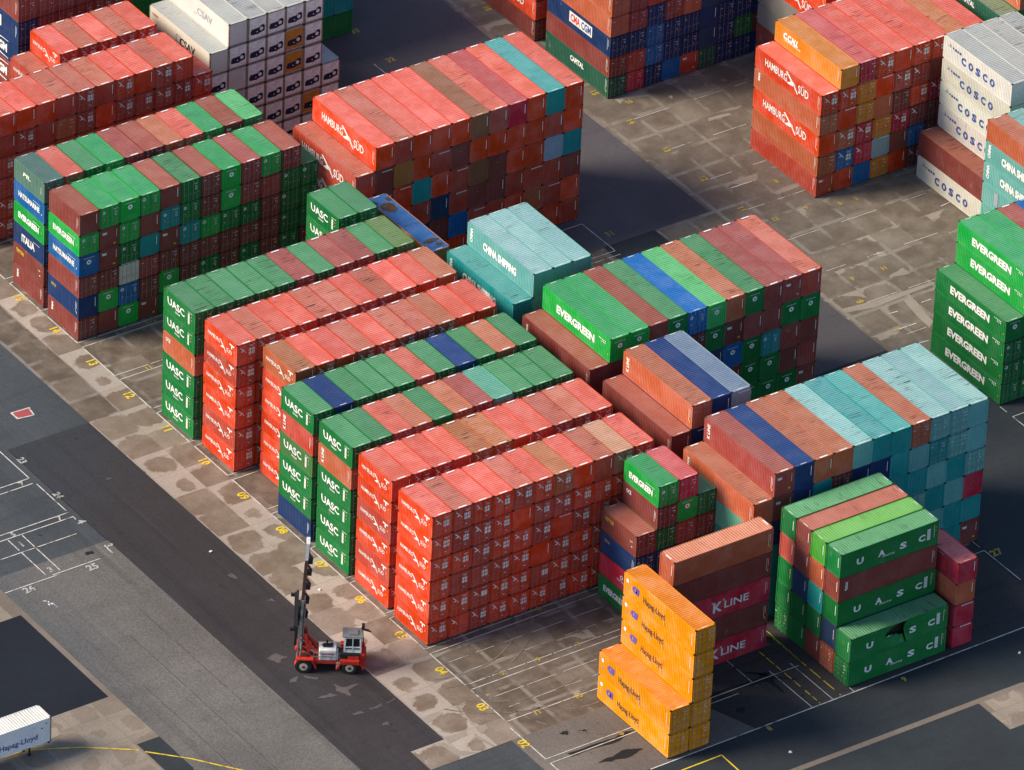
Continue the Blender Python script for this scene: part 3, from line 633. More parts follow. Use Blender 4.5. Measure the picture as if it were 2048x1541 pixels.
# ---------------------------------------------------------------- the rest of the stacks as one mesh per size
def stuff_mesh(cls):
    ks=[k for k,r in enumerate(REC) if k not in chosen and r['cls']==cls]
    if not ks: return
    V=[];F=[];MI=[];CO=[]; off=0; tv=[];tf=[]
    for k in ks:
        r=REC[k]; L,H=r['L'],r['H']; rr=random.Random(k)
        wall,roofc,word,wear=COL[r['c']]
        key=('lo',L,H)
        if key not in DM:
            b=MB(); w=WD/2; h=H-.012; n=int(round((L-.3)/.556))
            pr=corr(n,L-.1,.036)
            for sx in (-1,1):
                pts=[(sx*(w-.004+d),L/2-.05-s,.0) for s,d in pr]
                b.strip(pts if sx<0 else pts[::-1],(0,0,h-.02))
            pe=corr(5,WD-.1,.036)
            for sg in (-1,1):
                pts=[(-w+.05+s,sg*(L/2-.004+d),.0) for s,d in pe]
                b.strip(pts if sg<0 else pts[::-1],(0,0,h-.02))
            b.poly([(-w+.01,-L/2+.01,h-.01),(w-.01,-L/2+.01,h-.01),(w-.01,L/2-.01,h-.01),(-w+.01,L/2-.01,h-.01)],1)
            vv=np.array(b.v); DM[key]=(vv,b.f,b.m)
        vv,ff,mm=DM[key]
        P=vv.copy()
        if r['rot']: P=np.stack([-vv[:,1],vv[:,0],vv[:,2]],1)
        lx,ly=(WD,L) if not r['rot'] else (L,WD)
        P=P+np.array([r['v']+lx/2,-r['u']-ly/2,r['z']+.002])
        V.append(P); F+= [tuple(i+off for i in f) for f in ff]; MI+=mm; off+=len(vv)
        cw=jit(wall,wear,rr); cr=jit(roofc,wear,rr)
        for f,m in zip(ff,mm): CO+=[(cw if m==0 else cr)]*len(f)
    me=bpy.data.meshes.new('stacked_containers'); me.from_pydata(np.concatenate(V).tolist(),[],F)
    me.materials.append(STUFFP); me.materials.append(STUFFR); me.polygons.foreach_set('material_index',MI)
    ca=me.color_attributes.new('tint','FLOAT_COLOR','CORNER'); ca.data.foreach_set('color',np.array(CO,dtype=np.float32).ravel()); me.update()
    o=link(bpy.data.objects.new({'short':'short_container_stacks','long':'long_container_stacks','reefer':'refrigerated_container_stacks'}[cls],me))
    tag(o,{'short':'remaining short containers filling the inside of the stacks','long':'remaining long containers filling the inside of the blocks','reefer':'remaining white containers inside the refrigerated block'}[cls],'containers',kind='stuff')
for c_ in ('short','long','reefer'): stuff_mesh(c_)

# ---------------------------------------------------------------- the ground
def ground_mat(name, base, kind='asphalt', stain=(.15,.12,.10), rbase=.5, joint=(.5,.45,.4), tint=None, grain=.14, dirt=.3, streak=0):
    m=N(name,.85,.2); pos=m.n('NewGeometry').outputs['Position']; sp=m.n('SeparateXYZ'); m.l(pos,sp.inputs[0])
    U=m.math('MULTIPLY',sp.outputs[1],-1.0); V=sp.outputs[0]
    big=m.noise(pos,.045,3,.55); mid=m.noise(pos,.35,4,.6); fine=m.noise(pos,4.5,4,.75)
    c=m.mix(m.ramp(big,.35,.65),tuple(x*.86 for x in base),tuple(min(1,x*1.12) for x in base))
    c=m.mix(m.ramp(mid,.35,.65,0,.22),c,tuple(x*.62 for x in base))
    if tint: c=m.mix(m.ramp(m.noise(pos,.018,2),.42,.6),c,tint)
    if kind=='slab':
        cu=m.math('DIVIDE',m.math('SUBTRACT',U,27.1),4.13); cv=m.math('DIVIDE',m.math('ADD',V,7.45),3.82)
        fu=m.math('FRACT',cu); fv=m.math('FRACT',cv)
        cc=m.n('CombineXYZ'); m.l(m.math('FLOOR',cu),cc.inputs[0]); m.l(m.math('FLOOR',cv),cc.inputs[1])
        wn_=m.n('TexWhiteNoise'); m.l(cc.outputs[0],wn_.inputs[0]); rc=m.n('SeparateColor'); m.l(wn_.outputs[1],rc.inputs[0])
        c=m.mix(m.ramp(rc.outputs[2],0,1,0,.35),c,tuple(x*.72 for x in base))
        du=m.math('SUBTRACT',fu,m.math('ADD',.52,m.math('MULTIPLY',rc.outputs[0],.2)))
        dv=m.math('SUBTRACT',fv,m.math('ADD',.40,m.math('MULTIPLY',rc.outputs[1],.18)))
        e1=m.math('POWER',m.math('ABSOLUTE',du),2.6); e2=m.math('POWER',m.math('ABSOLUTE',dv),2.6)
        d=m.math('POWER',m.math('ADD',e1,e2),1/2.6)
        warp=m.noise(pos,.26,3,.5); d=m.math('ADD',d,m.math('ADD',m.math('MULTIPLY',m.math('SUBTRACT',warp,.5),.85 if rbase<.5 else 1.2),m.math('MULTIPLY',m.math('SUBTRACT',m.noise(pos,1.6,4,.7),.5),.22)))
        rad=m.math('ADD',rbase-.26,m.math('MULTIPLY',rc.outputs[2],.44))
        k=m.ramp(m.math('SUBTRACT',d,rad),-.045,.035,1,0)
        k=m.math('MULTIPLY',k,m.ramp(rc.outputs[1],.04,.16,.7,1))
        c=m.mix(m.math('MULTIPLY',k,m.ramp(mid,.25,.7,.55,1)),c,stain)
        # joints
        ju=m.math('MINIMUM',fu,m.math('SUBTRACT',1.0,fu)); jv=m.math('MINIMUM',fv,m.math('SUBTRACT',1.0,fv))
        lu=m.ramp(ju,.004,.010,1,0); lv=m.ramp(jv,.004,.010,1,0); j=m.math('MAXIMUM',lu,lv)
        wide=m.math('MAXIMUM',m.ramp(ju,.02,.09,1,0),m.ramp(jv,.02,.09,1,0))
        if rbase>.5: c=m.mix(m.math('MULTIPLY',m.math('MULTIPLY',wide,m.ramp(m.noise(pos,.16,4,.65),.43,.58)),.85),c,joint)
        c=m.mix(m.math('MULTIPLY',j,.55),c,tuple(x*.4 for x in base))
    st=m.noise(m.mapping(pos,(.05,.6,1),rot=(0,0,.12)),1.0,5,.65); c=m.mix(m.math('MULTIPLY',m.ramp(st,.5,.75),dirt),c,tuple(x*.5 for x in base))
    st2=m.noise(m.mapping(pos,(.9,.07,1),rot=(0,0,-.5)),1.0,5,.65); c=m.mix(m.math('MULTIPLY',m.ramp(st2,.55,.75),dirt*.8),c,tuple(x*.55 for x in base))
    if streak:
        s3=m.noise(m.mapping(pos,(.55,.018,1)),1.0,4,.6); c=m.mix(m.math('MULTIPLY',m.ramp(s3,.48,.68),streak),c,tuple(x*.5 for x in base))
        s4=m.noise(m.mapping(pos,(1.6,.03,1),loc=(9,3,0)),1.0,3,.6); c=m.mix(m.math('MULTIPLY',m.ramp(s4,.60,.72),streak*.6),c,tuple(min(1,x*1.5) for x in base))
    spot=m.noise(pos,.8,2,.5,dist=.6); c=m.mix(m.math('MULTIPLY',m.ramp(spot,.70,.76),dirt*1.6),c,tuple(x*.35 for x in base))
    g=m.n('HueSaturation'); m.l(m.ramp(fine,.25,.75,1-grain,1+grain),g.inputs['Value']); m.l(c,g.inputs['Color'])
    m.bump(fine,.25,.02); return m.col(g.outputs[0])
def sheet(name, rect_or_pts, lvl, mat, label=None, kind='structure'):
    p=rect_or_pts
    if len(p)==4 and not hasattr(p[0],'__len__'): u0,v0,u1,v1=p; p=[(u0,v0),(u1,v0),(u1,v1),(u0,v1)]
    P=[(v,-u) for u,v in p]
    ar=sum(P[i][0]*P[(i+1)%len(P)][1]-P[(i+1)%len(P)][0]*P[i][1] for i in range(len(P)))
    if ar<0: P=P[::-1]
    b=MB(); b.poly([(x,y,-.06+.004*lvl) for x,y in P]); o=b.build(name,mat); o['kind']=kind
    if label: o['label']=label
    return o
A_BASE=ground_mat('asphalt_slate',(.034,.041,.047),grain=.16,dirt=.25)
A_DARK=ground_mat('asphalt_dark',(.047,.042,.045),tint=(.040,.044,.052),grain=.2,dirt=.25,streak=.4)
A_BLUE=ground_mat('asphalt_bluish',(.066,.075,.084),grain=.2,dirt=.5,streak=.3)
A_GREY=ground_mat('asphalt_worn_grey',(.145,.135,.125),tint=(.095,.10,.105),grain=.3,dirt=.25,streak=.45)
A_BLACK=ground_mat('asphalt_new_black',(.014,.018,.026),grain=.2,dirt=.1)
A_OLD=ground_mat('asphalt_oily_grey',(.19,.168,.15),tint=(.12,.108,.10),grain=.22,dirt=.5,streak=.25)
A_OILY=ground_mat('asphalt_oily_dark',(.056,.052,.052),tint=(.036,.035,.036),grain=.25,dirt=.6)
C_APRON=ground_mat('concrete_apron',(.41,.35,.30),'slab',(.165,.120,.086),.48,grain=.12,dirt=.18)
C_FIELD=ground_mat('concrete_field',(.30,.25,.205),'slab',(.100,.074,.055),.90,(.27,.24,.215),grain=.14,dirt=.45)
C_FAR=ground_mat('concrete_far_field',(.30,.26,.215),'slab',(.125,.100,.078),.84,(.27,.25,.215),grain=.12,dirt=.35)
C_TAN=ground_mat('concrete_tan',(.30,.25,.20),'slab',(.20,.16,.125),.45,grain=.14,dirt=.3)
C_LIGHT=ground_mat('concrete_scrubbed',(.31,.27,.225),grain=.12,dirt=.15)
C_KERB=ground_mat('concrete_strip',(.20,.165,.135),grain=.15,dirt=.25)
A_SCUFF=ground_mat('asphalt_scuffed',(.115,.10,.098),grain=.2,dirt=.5)
A_AISLE=ground_mat('asphalt_aisle',(.088,.082,.090),grain=.14,dirt=.2)
o=sheet('ground',(-1500,-1500,1500,1500),0,A_BASE)
sheet('container_yard_concrete',(-60,-7.6,96.9,58),3,C_FIELD)
sheet('concrete_apron',[(-60,-3.7),(27.1,-3.7),(27.1,-7.6),(93.3,-7.6),(93.3,-11.6),(96.9,-11.6),(96.9,-.55),(-60,-.55)],4,C_APRON)
sheet('yard_asphalt',(96.9,-2,108,20),3,A_OLD)
sheet('oily_yard_asphalt',[(96.9,16),(108,20),(108,58),(92.9,58),(92.9,29.8),(96.9,29.8)],5,A_OILY)
sheet('handler_lane',(27.1,-17.55,100,-7.55),1,A_DARK)
sheet('handler_lane_end',[(93.4,-11.6),(93.4,-19.0),(104,-19),(104,-2.0),(96.9,-2.0),(96.9,-11.6)],2,A_DARK)
sheet('bluish_asphalt',(-60,-60,27.1,-3.6),1,A_BLUE)
sheet('numbered_asphalt',(27.1,-60,49.8,-17.5),1,A_BLUE)
sheet('worn_grey_asphalt',[(46.5,-31.5),(46.5,-17.5),(140,-17.5),(140,-31.5)],2,A_GREY)
sheet('concrete_strip',(30,-33.0,69.8,-31.45),3,C_KERB)
sheet('trailer_park_concrete',[(69.8,-60),(69.8,-31.45),(78.2,-31.45),(78.2,-34.0),(80.8,-34.0),(80.8,-33.6),(84,-33.6),(84,-60)],3,C_TAN)
sheet('new_black_asphalt',(53.3,-60,69.9,-32.1),4,A_BLACK)
sheet('side_concrete',(40,-60,53.3,-33.0),3,C_TAN)
sheet('asphalt_patch',(78.2,-34.0,84.5,-31.4),4,A_BASE)
sheet('centre_aisle_asphalt',(-60,48,26.8,72.1),5,A_AISLE)
sheet('centre_aisle_concrete',[(26.8,64.8),(46.8,64.8),(46.8,72.2),(70,72.2),(70,130),(-60,130),(-60,72.1),(26.8,72.1)],4,C_FAR)
sheet('centre_aisle_asphalt',(46.6,50,59.05,72.25),6,A_AISLE)
sheet('right_concrete_square',(115.4,41.6,121.2,60),3,C_TAN)
sheet('concrete_strip',(115.3,10,116.0,47.5),4,C_KERB)
sheet('blue_tinted_patch',(97,-11.5,103,-2.0),4,A_BLUE)
# scrubbed light concrete patches and lane scuffs with shapes of their own
b=MB()
def patch(b,pts,z):
    P=[(v,-u) for u,v in pts]; ar=sum(P[i][0]*P[(i+1)%len(P)][1]-P[(i+1)%len(P)][0]*P[i][1] for i in range(len(P)))
    if ar<0: P=P[::-1]
    b.poly([(x,y,z) for x,y in P])
def soft(pts,seed,k=6,amp=.12):
    rr=random.Random(seed); out=[]; n=len(pts)
    for i in range(n):
        a,c=pts[i],pts[(i+1)%n]
        for j in range(k):
            t=j/k; out.append((a[0]+(c[0]-a[0])*t+rr.uniform(-amp,amp),a[1]+(c[1]-a[1])*t+rr.uniform(-amp,amp)))
    return out
LIGHT=[[(80.2,-3.2),(80.5,-1.0),(80.8,2.0),(81.2,0),(81.0,-3.0)],[(89.2,-7.4),(89.1,-5.6),(89.6,-5.0),(89.9,-6.3),(90.2,-7.4)],[(93.0,-7.5),(93.2,-5.0),(93.9,-5.2),(94.1,-7.6)],
 [(93.2,-3.9),(93.2,-2.7),(93.9,-2.7),(94.5,-3.9)],[(93.5,-8.7),(93.6,-8.0),(95.7,-7.3),(97.0,-5.8),(96.8,-6.3),(96.3,-8.0),(94.9,-8.3)],[(94.1,-4.5),(96.8,-3.9),(96.8,-4.2),(94.7,-4.8)],
 [(89.2,-3.3),(89.4,-2.3),(89.9,-3.2),(93.0,-3.7),(92.6,-3.9)],[(10.9,83.2),(11.2,85.8),(11.7,85.9),(11.5,82.9)],[(42.8,82.8),(43.1,83.7),(44.0,83.4),(43.7,82.4)],[(47.4,81.1),(46.8,83.5),(48.2,83.4),(47.7,81.1)],
 [(50.0,72.9),(50.5,76.5),(50.7,84.6),(51.2,84.5),(51.6,76.1),(50.9,72.9)],[(51.9,80.3),(50.9,81.0),(57.1,79.9),(57.9,78.7),(52.3,79.5)],[(71.5,-43),(71.6,-39.3),(72.9,-39.5),(73.2,-41.5)]]
for i,p in enumerate(LIGHT): patch(b,soft(p,i,6,.05),-.060+.004*8+.0004*i)
o=b.build('scrubbed_concrete_patches',C_LIGHT); o['kind']='structure'
b=MB()
SC=[[(72.5,-15.0),(72.2,-13.8),(72.8,-13.6),(73.4,-13.1),(73.4,-14.0),(73.9,-14.4)],[(80.9,-14.4),(80.8,-12.9),(81.6,-12.5),(81.3,-13.7)],[(79.6,-11.7),(80.7,-11.2),(80.9,-9.5),(81.3,-11.0),(82.4,-11.4),(81.6,-11.8),(80.9,-12.2)],
 [(85.0,-11.2),(85.0,-9.6),(85.4,-9.7),(85.3,-11.2)],[(85.1,-9.1),(84.9,-7.7),(85.1,-7.9),(85.3,-9.1)],[(85.0,-13.1),(84.9,-12.0),(85.5,-11.8),(85.3,-12.7)],[(76.8,-15.1),(76.7,-14.0),(77.4,-14.6),(77.4,-15.4)],[(76.9,-13.6),(77.9,-12.4),(78.2,-12.8),(77.4,-13.5)],
 [(37,-11.9),(36.9,-11),(37.3,-11.2)],[(58,-10.5),(58,-9.9),(59.2,-9.8),(59.0,-10.2)],[(64,-9.5),(63.9,-8.9),(64.6,-8.8)],[(88,-11.6),(87.8,-10.8),(88.6,-10.6)]]
for i,p in enumerate(SC): patch(b,soft(p,50+i,5,.09),-.060+.004*7+.0004*i)
o=b.build('lane_scuffs',A_SCUFF); o['kind']='structure'
# ---- painted lines
wl=MB(); yl=MB(); fl=MB()
ZL=-.060+.004*11
def seg(b,u0,v0,u1,v1,w=.11,dz=0):
    a=Vector((v0,-u0)); c=Vector((v1,-u1)); d=(c-a); n=Vector((-d.y,d.x)).normalized()*w/2
    q=[a-n,a+n,c+n,c-n]; ar=sum(q[i].x*q[(i+1)%4].y-q[(i+1)%4].x*q[i].y for i in range(4))
    if ar<0: q=q[::-1]
    b.poly([(p.x,p.y,ZL+dz) for p in q])
def dashed(b,u0,v0,u1,v1,on=1.0,off=.8,w=.09,seed=1):
    rr=random.Random(seed); L=math.hypot(u1-u0,v1-v0); s=0
    while s<L:
        e=min(L,s+on*rr.uniform(.6,1.4)); seg(b,u0+(u1-u0)*s/L,v0+(v1-v0)*s/L,u0+(u1-u0)*e/L,v0+(v1-v0)*e/L,w); s=e+off*rr.uniform(.3,1.5)
for k in range(-1,13):
    a=7.3*k+.05; e=a+6.38
    seg(wl,a,-.6,e,-.6,.13)
    seg(wl,a,-.5,a,27.5,.11); dashed(wl,e,-.5,e,27.5,3,.25,.10,k)
    if k in (11,12): dashed(wl,a+2.2,.2,a+2.2,22,3,1.0,.07,k+40); dashed(wl,a+4.4,1,a+4.4,20,2,1.6,.06,k+60)
for v0,v1,u in ((-.9,30,101.3),(-.9,22,102.1)): seg(wl,u,v0,u,v1,.10,.0005)
seg(wl,95.1,-.9,101.3,-.9,.13,.001); seg(wl,102.1,-.9,108,-.9,.13,.001)
seg(wl,108.1,7,107.6,70,.13,.0008)
for v in (26.9,29.5,32.1): seg(wl,100.5 if v<32 else 106.9,v,107.8,v,.09,.0012)
for v in (24.3,): dashed(wl,95,v,102,v,1.5,.5,.07,3)
for v,u0_ in ((30.6,96),(28.0,97.3)): dashed(yl,u0_,v,107.7,v,1.3,.6,.10,int(v))
seg(yl,94.2,30.8,101,30.6,.08)
# middle: boxes on the aisle, dashes on the far field
for q in ((21.8,58.7,28.0,58.7),(21.75,48,21.75,58.7),(28.05,48,28.05,58.7),(28.9,48,28.9,58.8),(14.5,58.7,20.7,58.7),(-17.6,57.8,-13.7,57.8),(-13.7,50,-13.7,57.8),(-12.9,50,-12.9,57.8),(-12.9,57.8,-6.5,57.8),
          (92.6,58.35,93.9,58.35),(94.6,58.4,100.8,58.4),(94.6,48,94.6,58.4),(74.0,76,75.2,76),(76.2,76,82,76),(76.2,76,76.2,90)): seg(wl,*q,.09)
for q in ((53.4,76.7,53.5,77.8),(56.4,75.4,56.4,78.1),(53.4,81.0,53.4,82.3),(38.9,94.4,38.7,96.1),(24.1,76.9,24.1,80.2),(59.7,75.9,59.8,77.2)): seg(wl,*q,.13)
for u in (6.9,14.1,21.4,28.6,35.9,43.1,50.4,57.6): dashed(wl,u,76,u,100,4,2.5,.08,int(u))
# left: numbered boxes
for q in ((20,-18.4,32.8,-18.4),(32.8,-18.4,32.8,-40),(33.8,-18.6,33.8,-40),(34.1,-18.3,39.8,-18.3),(40.2,-18.2,40.2,-40),(41.1,-18.2,41.1,-40),(41.2,-18.25,41.7,-18.3),(43.9,-19.6,43.9,-42),(44.0,-26.2,48.6,-26.2),(41.3,-24.5,48.6,-24.5),(41.3,-26.2,43.5,-26.2),(48.95,-19.9,48.95,-25.6),(47.6,-18.3,48.8,-18.3),(49.2,-24.9,49.2,-31.4)): seg(wl,*q,.12)
for i,(p,q) in enumerate(zip([(73.0,-50),(73.4,-44.0),(74.6,-41.4),(75.8,-39.0),(77.3,-36.9),(78.6,-35.1)],[(73.4,-44.0),(74.6,-41.4),(75.8,-39.0),(77.3,-36.9),(78.6,-35.1),(79.2,-34.4)])): seg(yl,*p,*q,.17)
for p,q in zip([(79.7,-34.0),(83.0,-30.8),(85.4,-29.0)],[(83.0,-30.8),(85.4,-29.0),(88.2,-26.8)]): seg(yl,*p,*q,.17)
for q in ((109.9,4,109.8,14.4),(109.8,14.4,114,14.3)): seg(yl,*q,.16)
def line_mat(name,c):
    m=N(name,.8); pos=m.n('NewGeometry').outputs['Position']; f=m.noise(pos,1.1,5,.7); f2=m.noise(pos,.12,2)
    return m.col(m.mix(m.math('MULTIPLY',m.ramp(f,.46,.66),m.ramp(f2,.35,.6,.35,.95)),c,(.12,.105,.09)))
WL=line_mat('line_white',(.62,.60,.55)); YL=line_mat('line_yellow',(.78,.55,.02))
o=wl.build('painted_lines',WL); o['kind']='structure'
o=yl.build('painted_lines',YL); o['kind']='structure'
# ---- painted numbers
def numbers(items,mat):
    v=[];f=[]
    for txt,u,vv,h,ori in items:
        key=(txt,.035)
        if key not in TX: TX[key]=text2d(txt,.035)
        tv,tf=TX[key]; xs=[p[0] for p in tv]; cx=(min(xs)+max(xs))/2; n0=len(v); s=h/.70
        for x,y in tv:
            X=(x-cx)*s*.95; Y=(y-.35)*s
            if ori=='u': v.append((vv+Y,-(u+X),ZL+.002))       # reads along +u
            else: v.append((vv+X,-u+Y,ZL+.002))                # reads along +v
        f+=[tuple(n0+i for i in q) for q in tf]
    me=bpy.data.meshes.new('painted_numbers'); me.from_pydata(v,[],f); me.materials.append(mat); me.update()
    o=link(bpy.data.objects.new('painted_numbers',me)); o['kind']='structure'
it=[(f'{15-k:02d}',7.3*k+3.1,-1.25,.95,'u') for k in range(0,14)]
it+=[(s,u,v,.7,'v') for s,u,v in (('11',94.3,2.9),('10',94.1,8.1),('9',86.8,8.2),('7',86.7,13.2),('8',86.9,3.6),('8',101.5,8.0),('11',14.3,8.5),('11',21.6,3.3),('6',79.4,13.3),('5',79.2,18.4),('8',108.6,21.1),('9',108.7,37.7))]
it+=[(s,u,75.45,.8,'u') for s,u in (('15',0.1),('14',7.2),('13',14.0),('12',21.0),('11',28.2),('8',49.9),('7',56.4),('18',-21.0))]
it+=[(s,u,v,.65,'v') for s,u,v in (('G',5.2,89.4),('F',5.1,87.2),('10',3.6,77.7),('12',31.7,77.4),('9',31.6,81.6),('6',32.7,85.3),('5',32.8,87.4),('H',45.8,81.6),('F',45.8,77.5),('9',24.2,84.4),('8',25.5,82.0))]
it+=[('31',24.9,60.1,.8,'v'),('32',-17.4,59.9,.8,'v'),('33',-24.6,59.9,.8,'v'),('24',112.6,12.2,1.2,'v'),('27',95.5,59.3,1.0,'v')]
YF=line_mat('line_yellow_faded',(.42,.31,.04)); numbers(it[:14],YL); numbers(it[14:],YF)
WF=line_mat('line_white_faded',(.42,.42,.40)); numbers([('23',29.6,-18.0+.7,.8,'u'),('24',37.0,-17.5,.8,'u'),('4',42.3,-18.0,.9,'u'),('3',47.4,-17.9,.9,'u'),('7',33.3,-19.6,.8,'v'),('7',40.6,-19.6,.8,'v'),('5',40.65,-25.2,.7,'v'),('1',42.6,-25.4,.9,'v'),('3',48.0,-25.3,.9,'v'),('25',49.8,-21.4,.95,'v'),('26',49.9,-29.0,.95,'v'),('A',5.2,84.9,.6,'v'),('P',5.2,82.3,.6,'v')],WF)
# seams and tyre tracks on the asphalt
sm=MB()
for v,u0_,u1_ in ((-21.3,58,78),(-24.6,62,100),(-28.1,70,90)): dashed(sm,u0_,v,u1_,v+.12,9,.5,.04,int(-v))

o=sm.build('asphalt_seams',ground_mat('seam_tar',(.050,.048,.047),grain=.1,dirt=.1)); o['kind']='structure'
cr=MB()
patch(cr,soft([(101.0,25.2),(100.2,25.9),(99.4,24.6),(100.6,25.8),(100.4,27.4),(101.0,26.3),(102.1,27.2),(103.2,28.8),(102.0,26.4),(104.6,25.9),(101.9,25.6),(101.6,23.4)],5,4,.10),ZL-.006)
patch(cr,soft([(100.9,16),(100.7,21),(101.0,24.9),(101.25,24.9),(101.05,21),(101.15,16)],6,6,.05),ZL-.0065)
patch(cr,soft([(101.6,1.5),(101.9,7.1),(101.3,9.2),(101.8,9.3),(102.5,7.1),(102.2,1.5)],7,6,.10),ZL-.0062)
patch(cr,soft([(104.6,3),(104.0,6.5),(104.9,8.5),(105.3,6.6)],8,5,.14),ZL-.0061)
for i,(u,v,r_) in enumerate(((98.6,3.2,.35),(99.3,5.0,.3),(104.5,20.5,.5),(98.2,18.5,.5),(103.5,33,.6),(47.5,-20.3,.35))):
    patch(cr,soft([(u+r_*math.cos(t),v+r_*1.3*math.sin(t)) for t in (0,1.05,2.1,3.14,4.2,5.25)],20+i,3,.12),ZL-.0068+.00005*i)
o=cr.build('tar_and_oil_stains',ground_mat('oil_stain',(.020,.020,.021),grain=.2,dirt=.2)); o['kind']='structure'
tk=MB()
def track(b,cx,cy,r,a0,a1,w,seed):
    rr=random.Random(seed); N_=26
    for i in range(N_):
        if rr.random()<.22: continue
        a=math.radians(a0+(a1-a0)*i/N_); c=math.radians(a0+(a1-a0)*(i+1)/N_)
        seg(b,cx+r*math.cos(a),cy+r*math.sin(a),cx+r*math.cos(c),cy+r*math.sin(c),w*rr.uniform(.6,1.1),-.004)
for i,q in enumerate(((74,1,11,-20,70,.22),(74,1,12.6,-20,70,.22),(80,6,12,-50,20,.2),(80,6,14,-50,20,.2),(88,9,8,-60,40,.2),(91,12,11,-80,10,.2))): track(tk,*q,i)
o=tk.build('tyre_tracks',ground_mat('tyre_rubber_marks',(.19,.155,.125),grain=.25,dirt=.3)); o['kind']='structure'
# red painted panel on the asphalt
b=MB(); patch(b,[(21.4,-13.7),(21.5,-11.4),(23.1,-11.7),(22.8,-13.7)],ZL); o=b.build('painted_panel_border',WL); o['kind']='structure'
b=MB(); patch(b,[(21.55,-13.5),(21.65,-11.6),(22.95,-11.85),(22.65,-13.5)],ZL+.004); patch_m=line_mat('panel_red',(.42,.07,.08)); o=b.build('painted_panel',patch_m); o['kind']='structure'

# ---------------------------------------------------------------- mast-type container handler
RED=plain('handler_red',(.52,.035,.022),.45,0,.2); WHT=plain('handler_white',(.74,.74,.70),.45,0,.15); BLK=plain('handler_black',(.018,.018,.020),.6)
GRY=plain('handler_grey',(.24,.245,.24),.5,.2); RUB=plain('tyre_rubber',(.022,.022,.023),.9); HUB=plain('wheel_cream',(.52,.46,.33),.5); BRN=plain('mast_brown',(.10,.048,.038),.6); GLS=plain('cab_glass',(.015,.022,.022),.12)
fwd=Vector((-.825,.565,0)); ang=math.atan2(fwd.y,fwd.x); side_=Vector((-fwd.y,fwd.x,0))
H_=empty('container_handler',(-8.55,-77.75,-.03),ang)      # origin under the rear axle, x forwards, y to its left
tag(H_,'red and white mast truck for stacking containers, standing on the dark lane','container handler')
WB=4.6
for x in (0,WB):
    for y in (1,-1):
        w_=empty('wheel',(x,y*1.42,.78)); w_.parent=H_
        r=.80 if x==0 else .84
        b=MB(); b.cyl((0,-.30,0),(0,.30,0),r-.10,22); b.cyl((0,-.22,0),(0,.22,0),r,22); b.build('tyre',RUB,w_)
        b=MB(); b.cyl((0,y*.20,0),(0,y*.325,0),.42,18); b.build('rim',HUB,w_)
        b=MB(); b.cyl((0,y*.30,0),(0,y*.40,0),.15,10,0); b.build('hub',BLK if x==0 else BRN,w_)
b=MB()
b.box(-1.3,-.75,.62,5.0,.75,1.18); b.box(-.9,-1.35,.98,.9,1.35,1.30); b.box(WB-.9,-1.5,1.0,WB+.7,1.5,1.34)
for y in (-1,1):
    for a,c in (((-.98,1.30),(-1.38,.55)),((.82,1.30),(1.30,.50)),((WB-.85,1.34),(WB-1.25,.50)),((WB+.65,1.34),(WB+.85,.8))):
        b.beam((a[0],y*1.3,a[1]),(c[0],y*1.3,c[1]),.62,.14)
    b.box(-.95,y*1.78-.05,1.25,.95,y*1.78+.05,1.62); b.box(-.95,min(y*1.05,y*1.8),1.52,.95,max(y*1.05,y*1.8),1.64)
    b.box(WB-.95,min(y*1.05,y*1.8),1.58,WB+.75,max(y*1.05,y*1.8),1.70)
    b.box(.95,y*1.05-.25,.95,WB-.95,y*1.05+.25,1.25)
b.build('chassis',RED,H_)
b=MB(); pts=[(-2.15,.75,),(-1.95,1.2),(-1.2,1.5),(-.4,1.55)]
n=len(b.v); b.box(-1.5,-1.15,.72,-.9,1.15,2.05); b.box(-.9,-1.45,1.30,.2,1.45,2.0); b.box(-1.62,-.8,.95,-1.5,.8,1.8)
cw_=b.build('counterweight',RED,H_); bv=cw_.modifiers.new('bevel','BEVEL'); bv.width=.18; bv.segments=3
b=MB(); b.box(-.95,.45,1.66,1.0,1.35,2.20); b.box(-.6,.3,2.05,.8,1.42,2.14); b.build('engine_deck',BLK,H_)
b=MB(); b.box(1.35,-.2,1.3,3.1,1.25,2.55); b.box(1.15,.1,1.3,1.35,1.2,2.1)
hd=b.build('hood',WHT,H_); bv=hd.modifiers.new('bevel','BEVEL'); bv.width=.10; bv.segments=3
b=MB()
for i in range(9): b.box(1.55+.145*i,1.252,1.98,1.55+.145*i+.10,1.262,2.14)
for i in range(6): b.box(1.8+.15*i,1.252,1.70,1.8+.15*i+.10,1.262,1.84)
b.build('name_lettering',INK['r'],hd)
b=MB(); b.box(1.75,.1,2.55,2.7,.75,2.66); b.cyl((1.7,.2,2.68),(2.8,.55,2.72),.10,8); b.cyl((2.3,.1,2.6),(2.3,.1,2.95),.10,8); b.build('air_cleaner',BLK,H_)
b=MB(); b.box(.95,-1.1,1.25,3.2,-.2,2.0); b.box(3.1,-.75,1.18,WB-.1,.75,1.40); b.build('battery_box',GRY,H_)
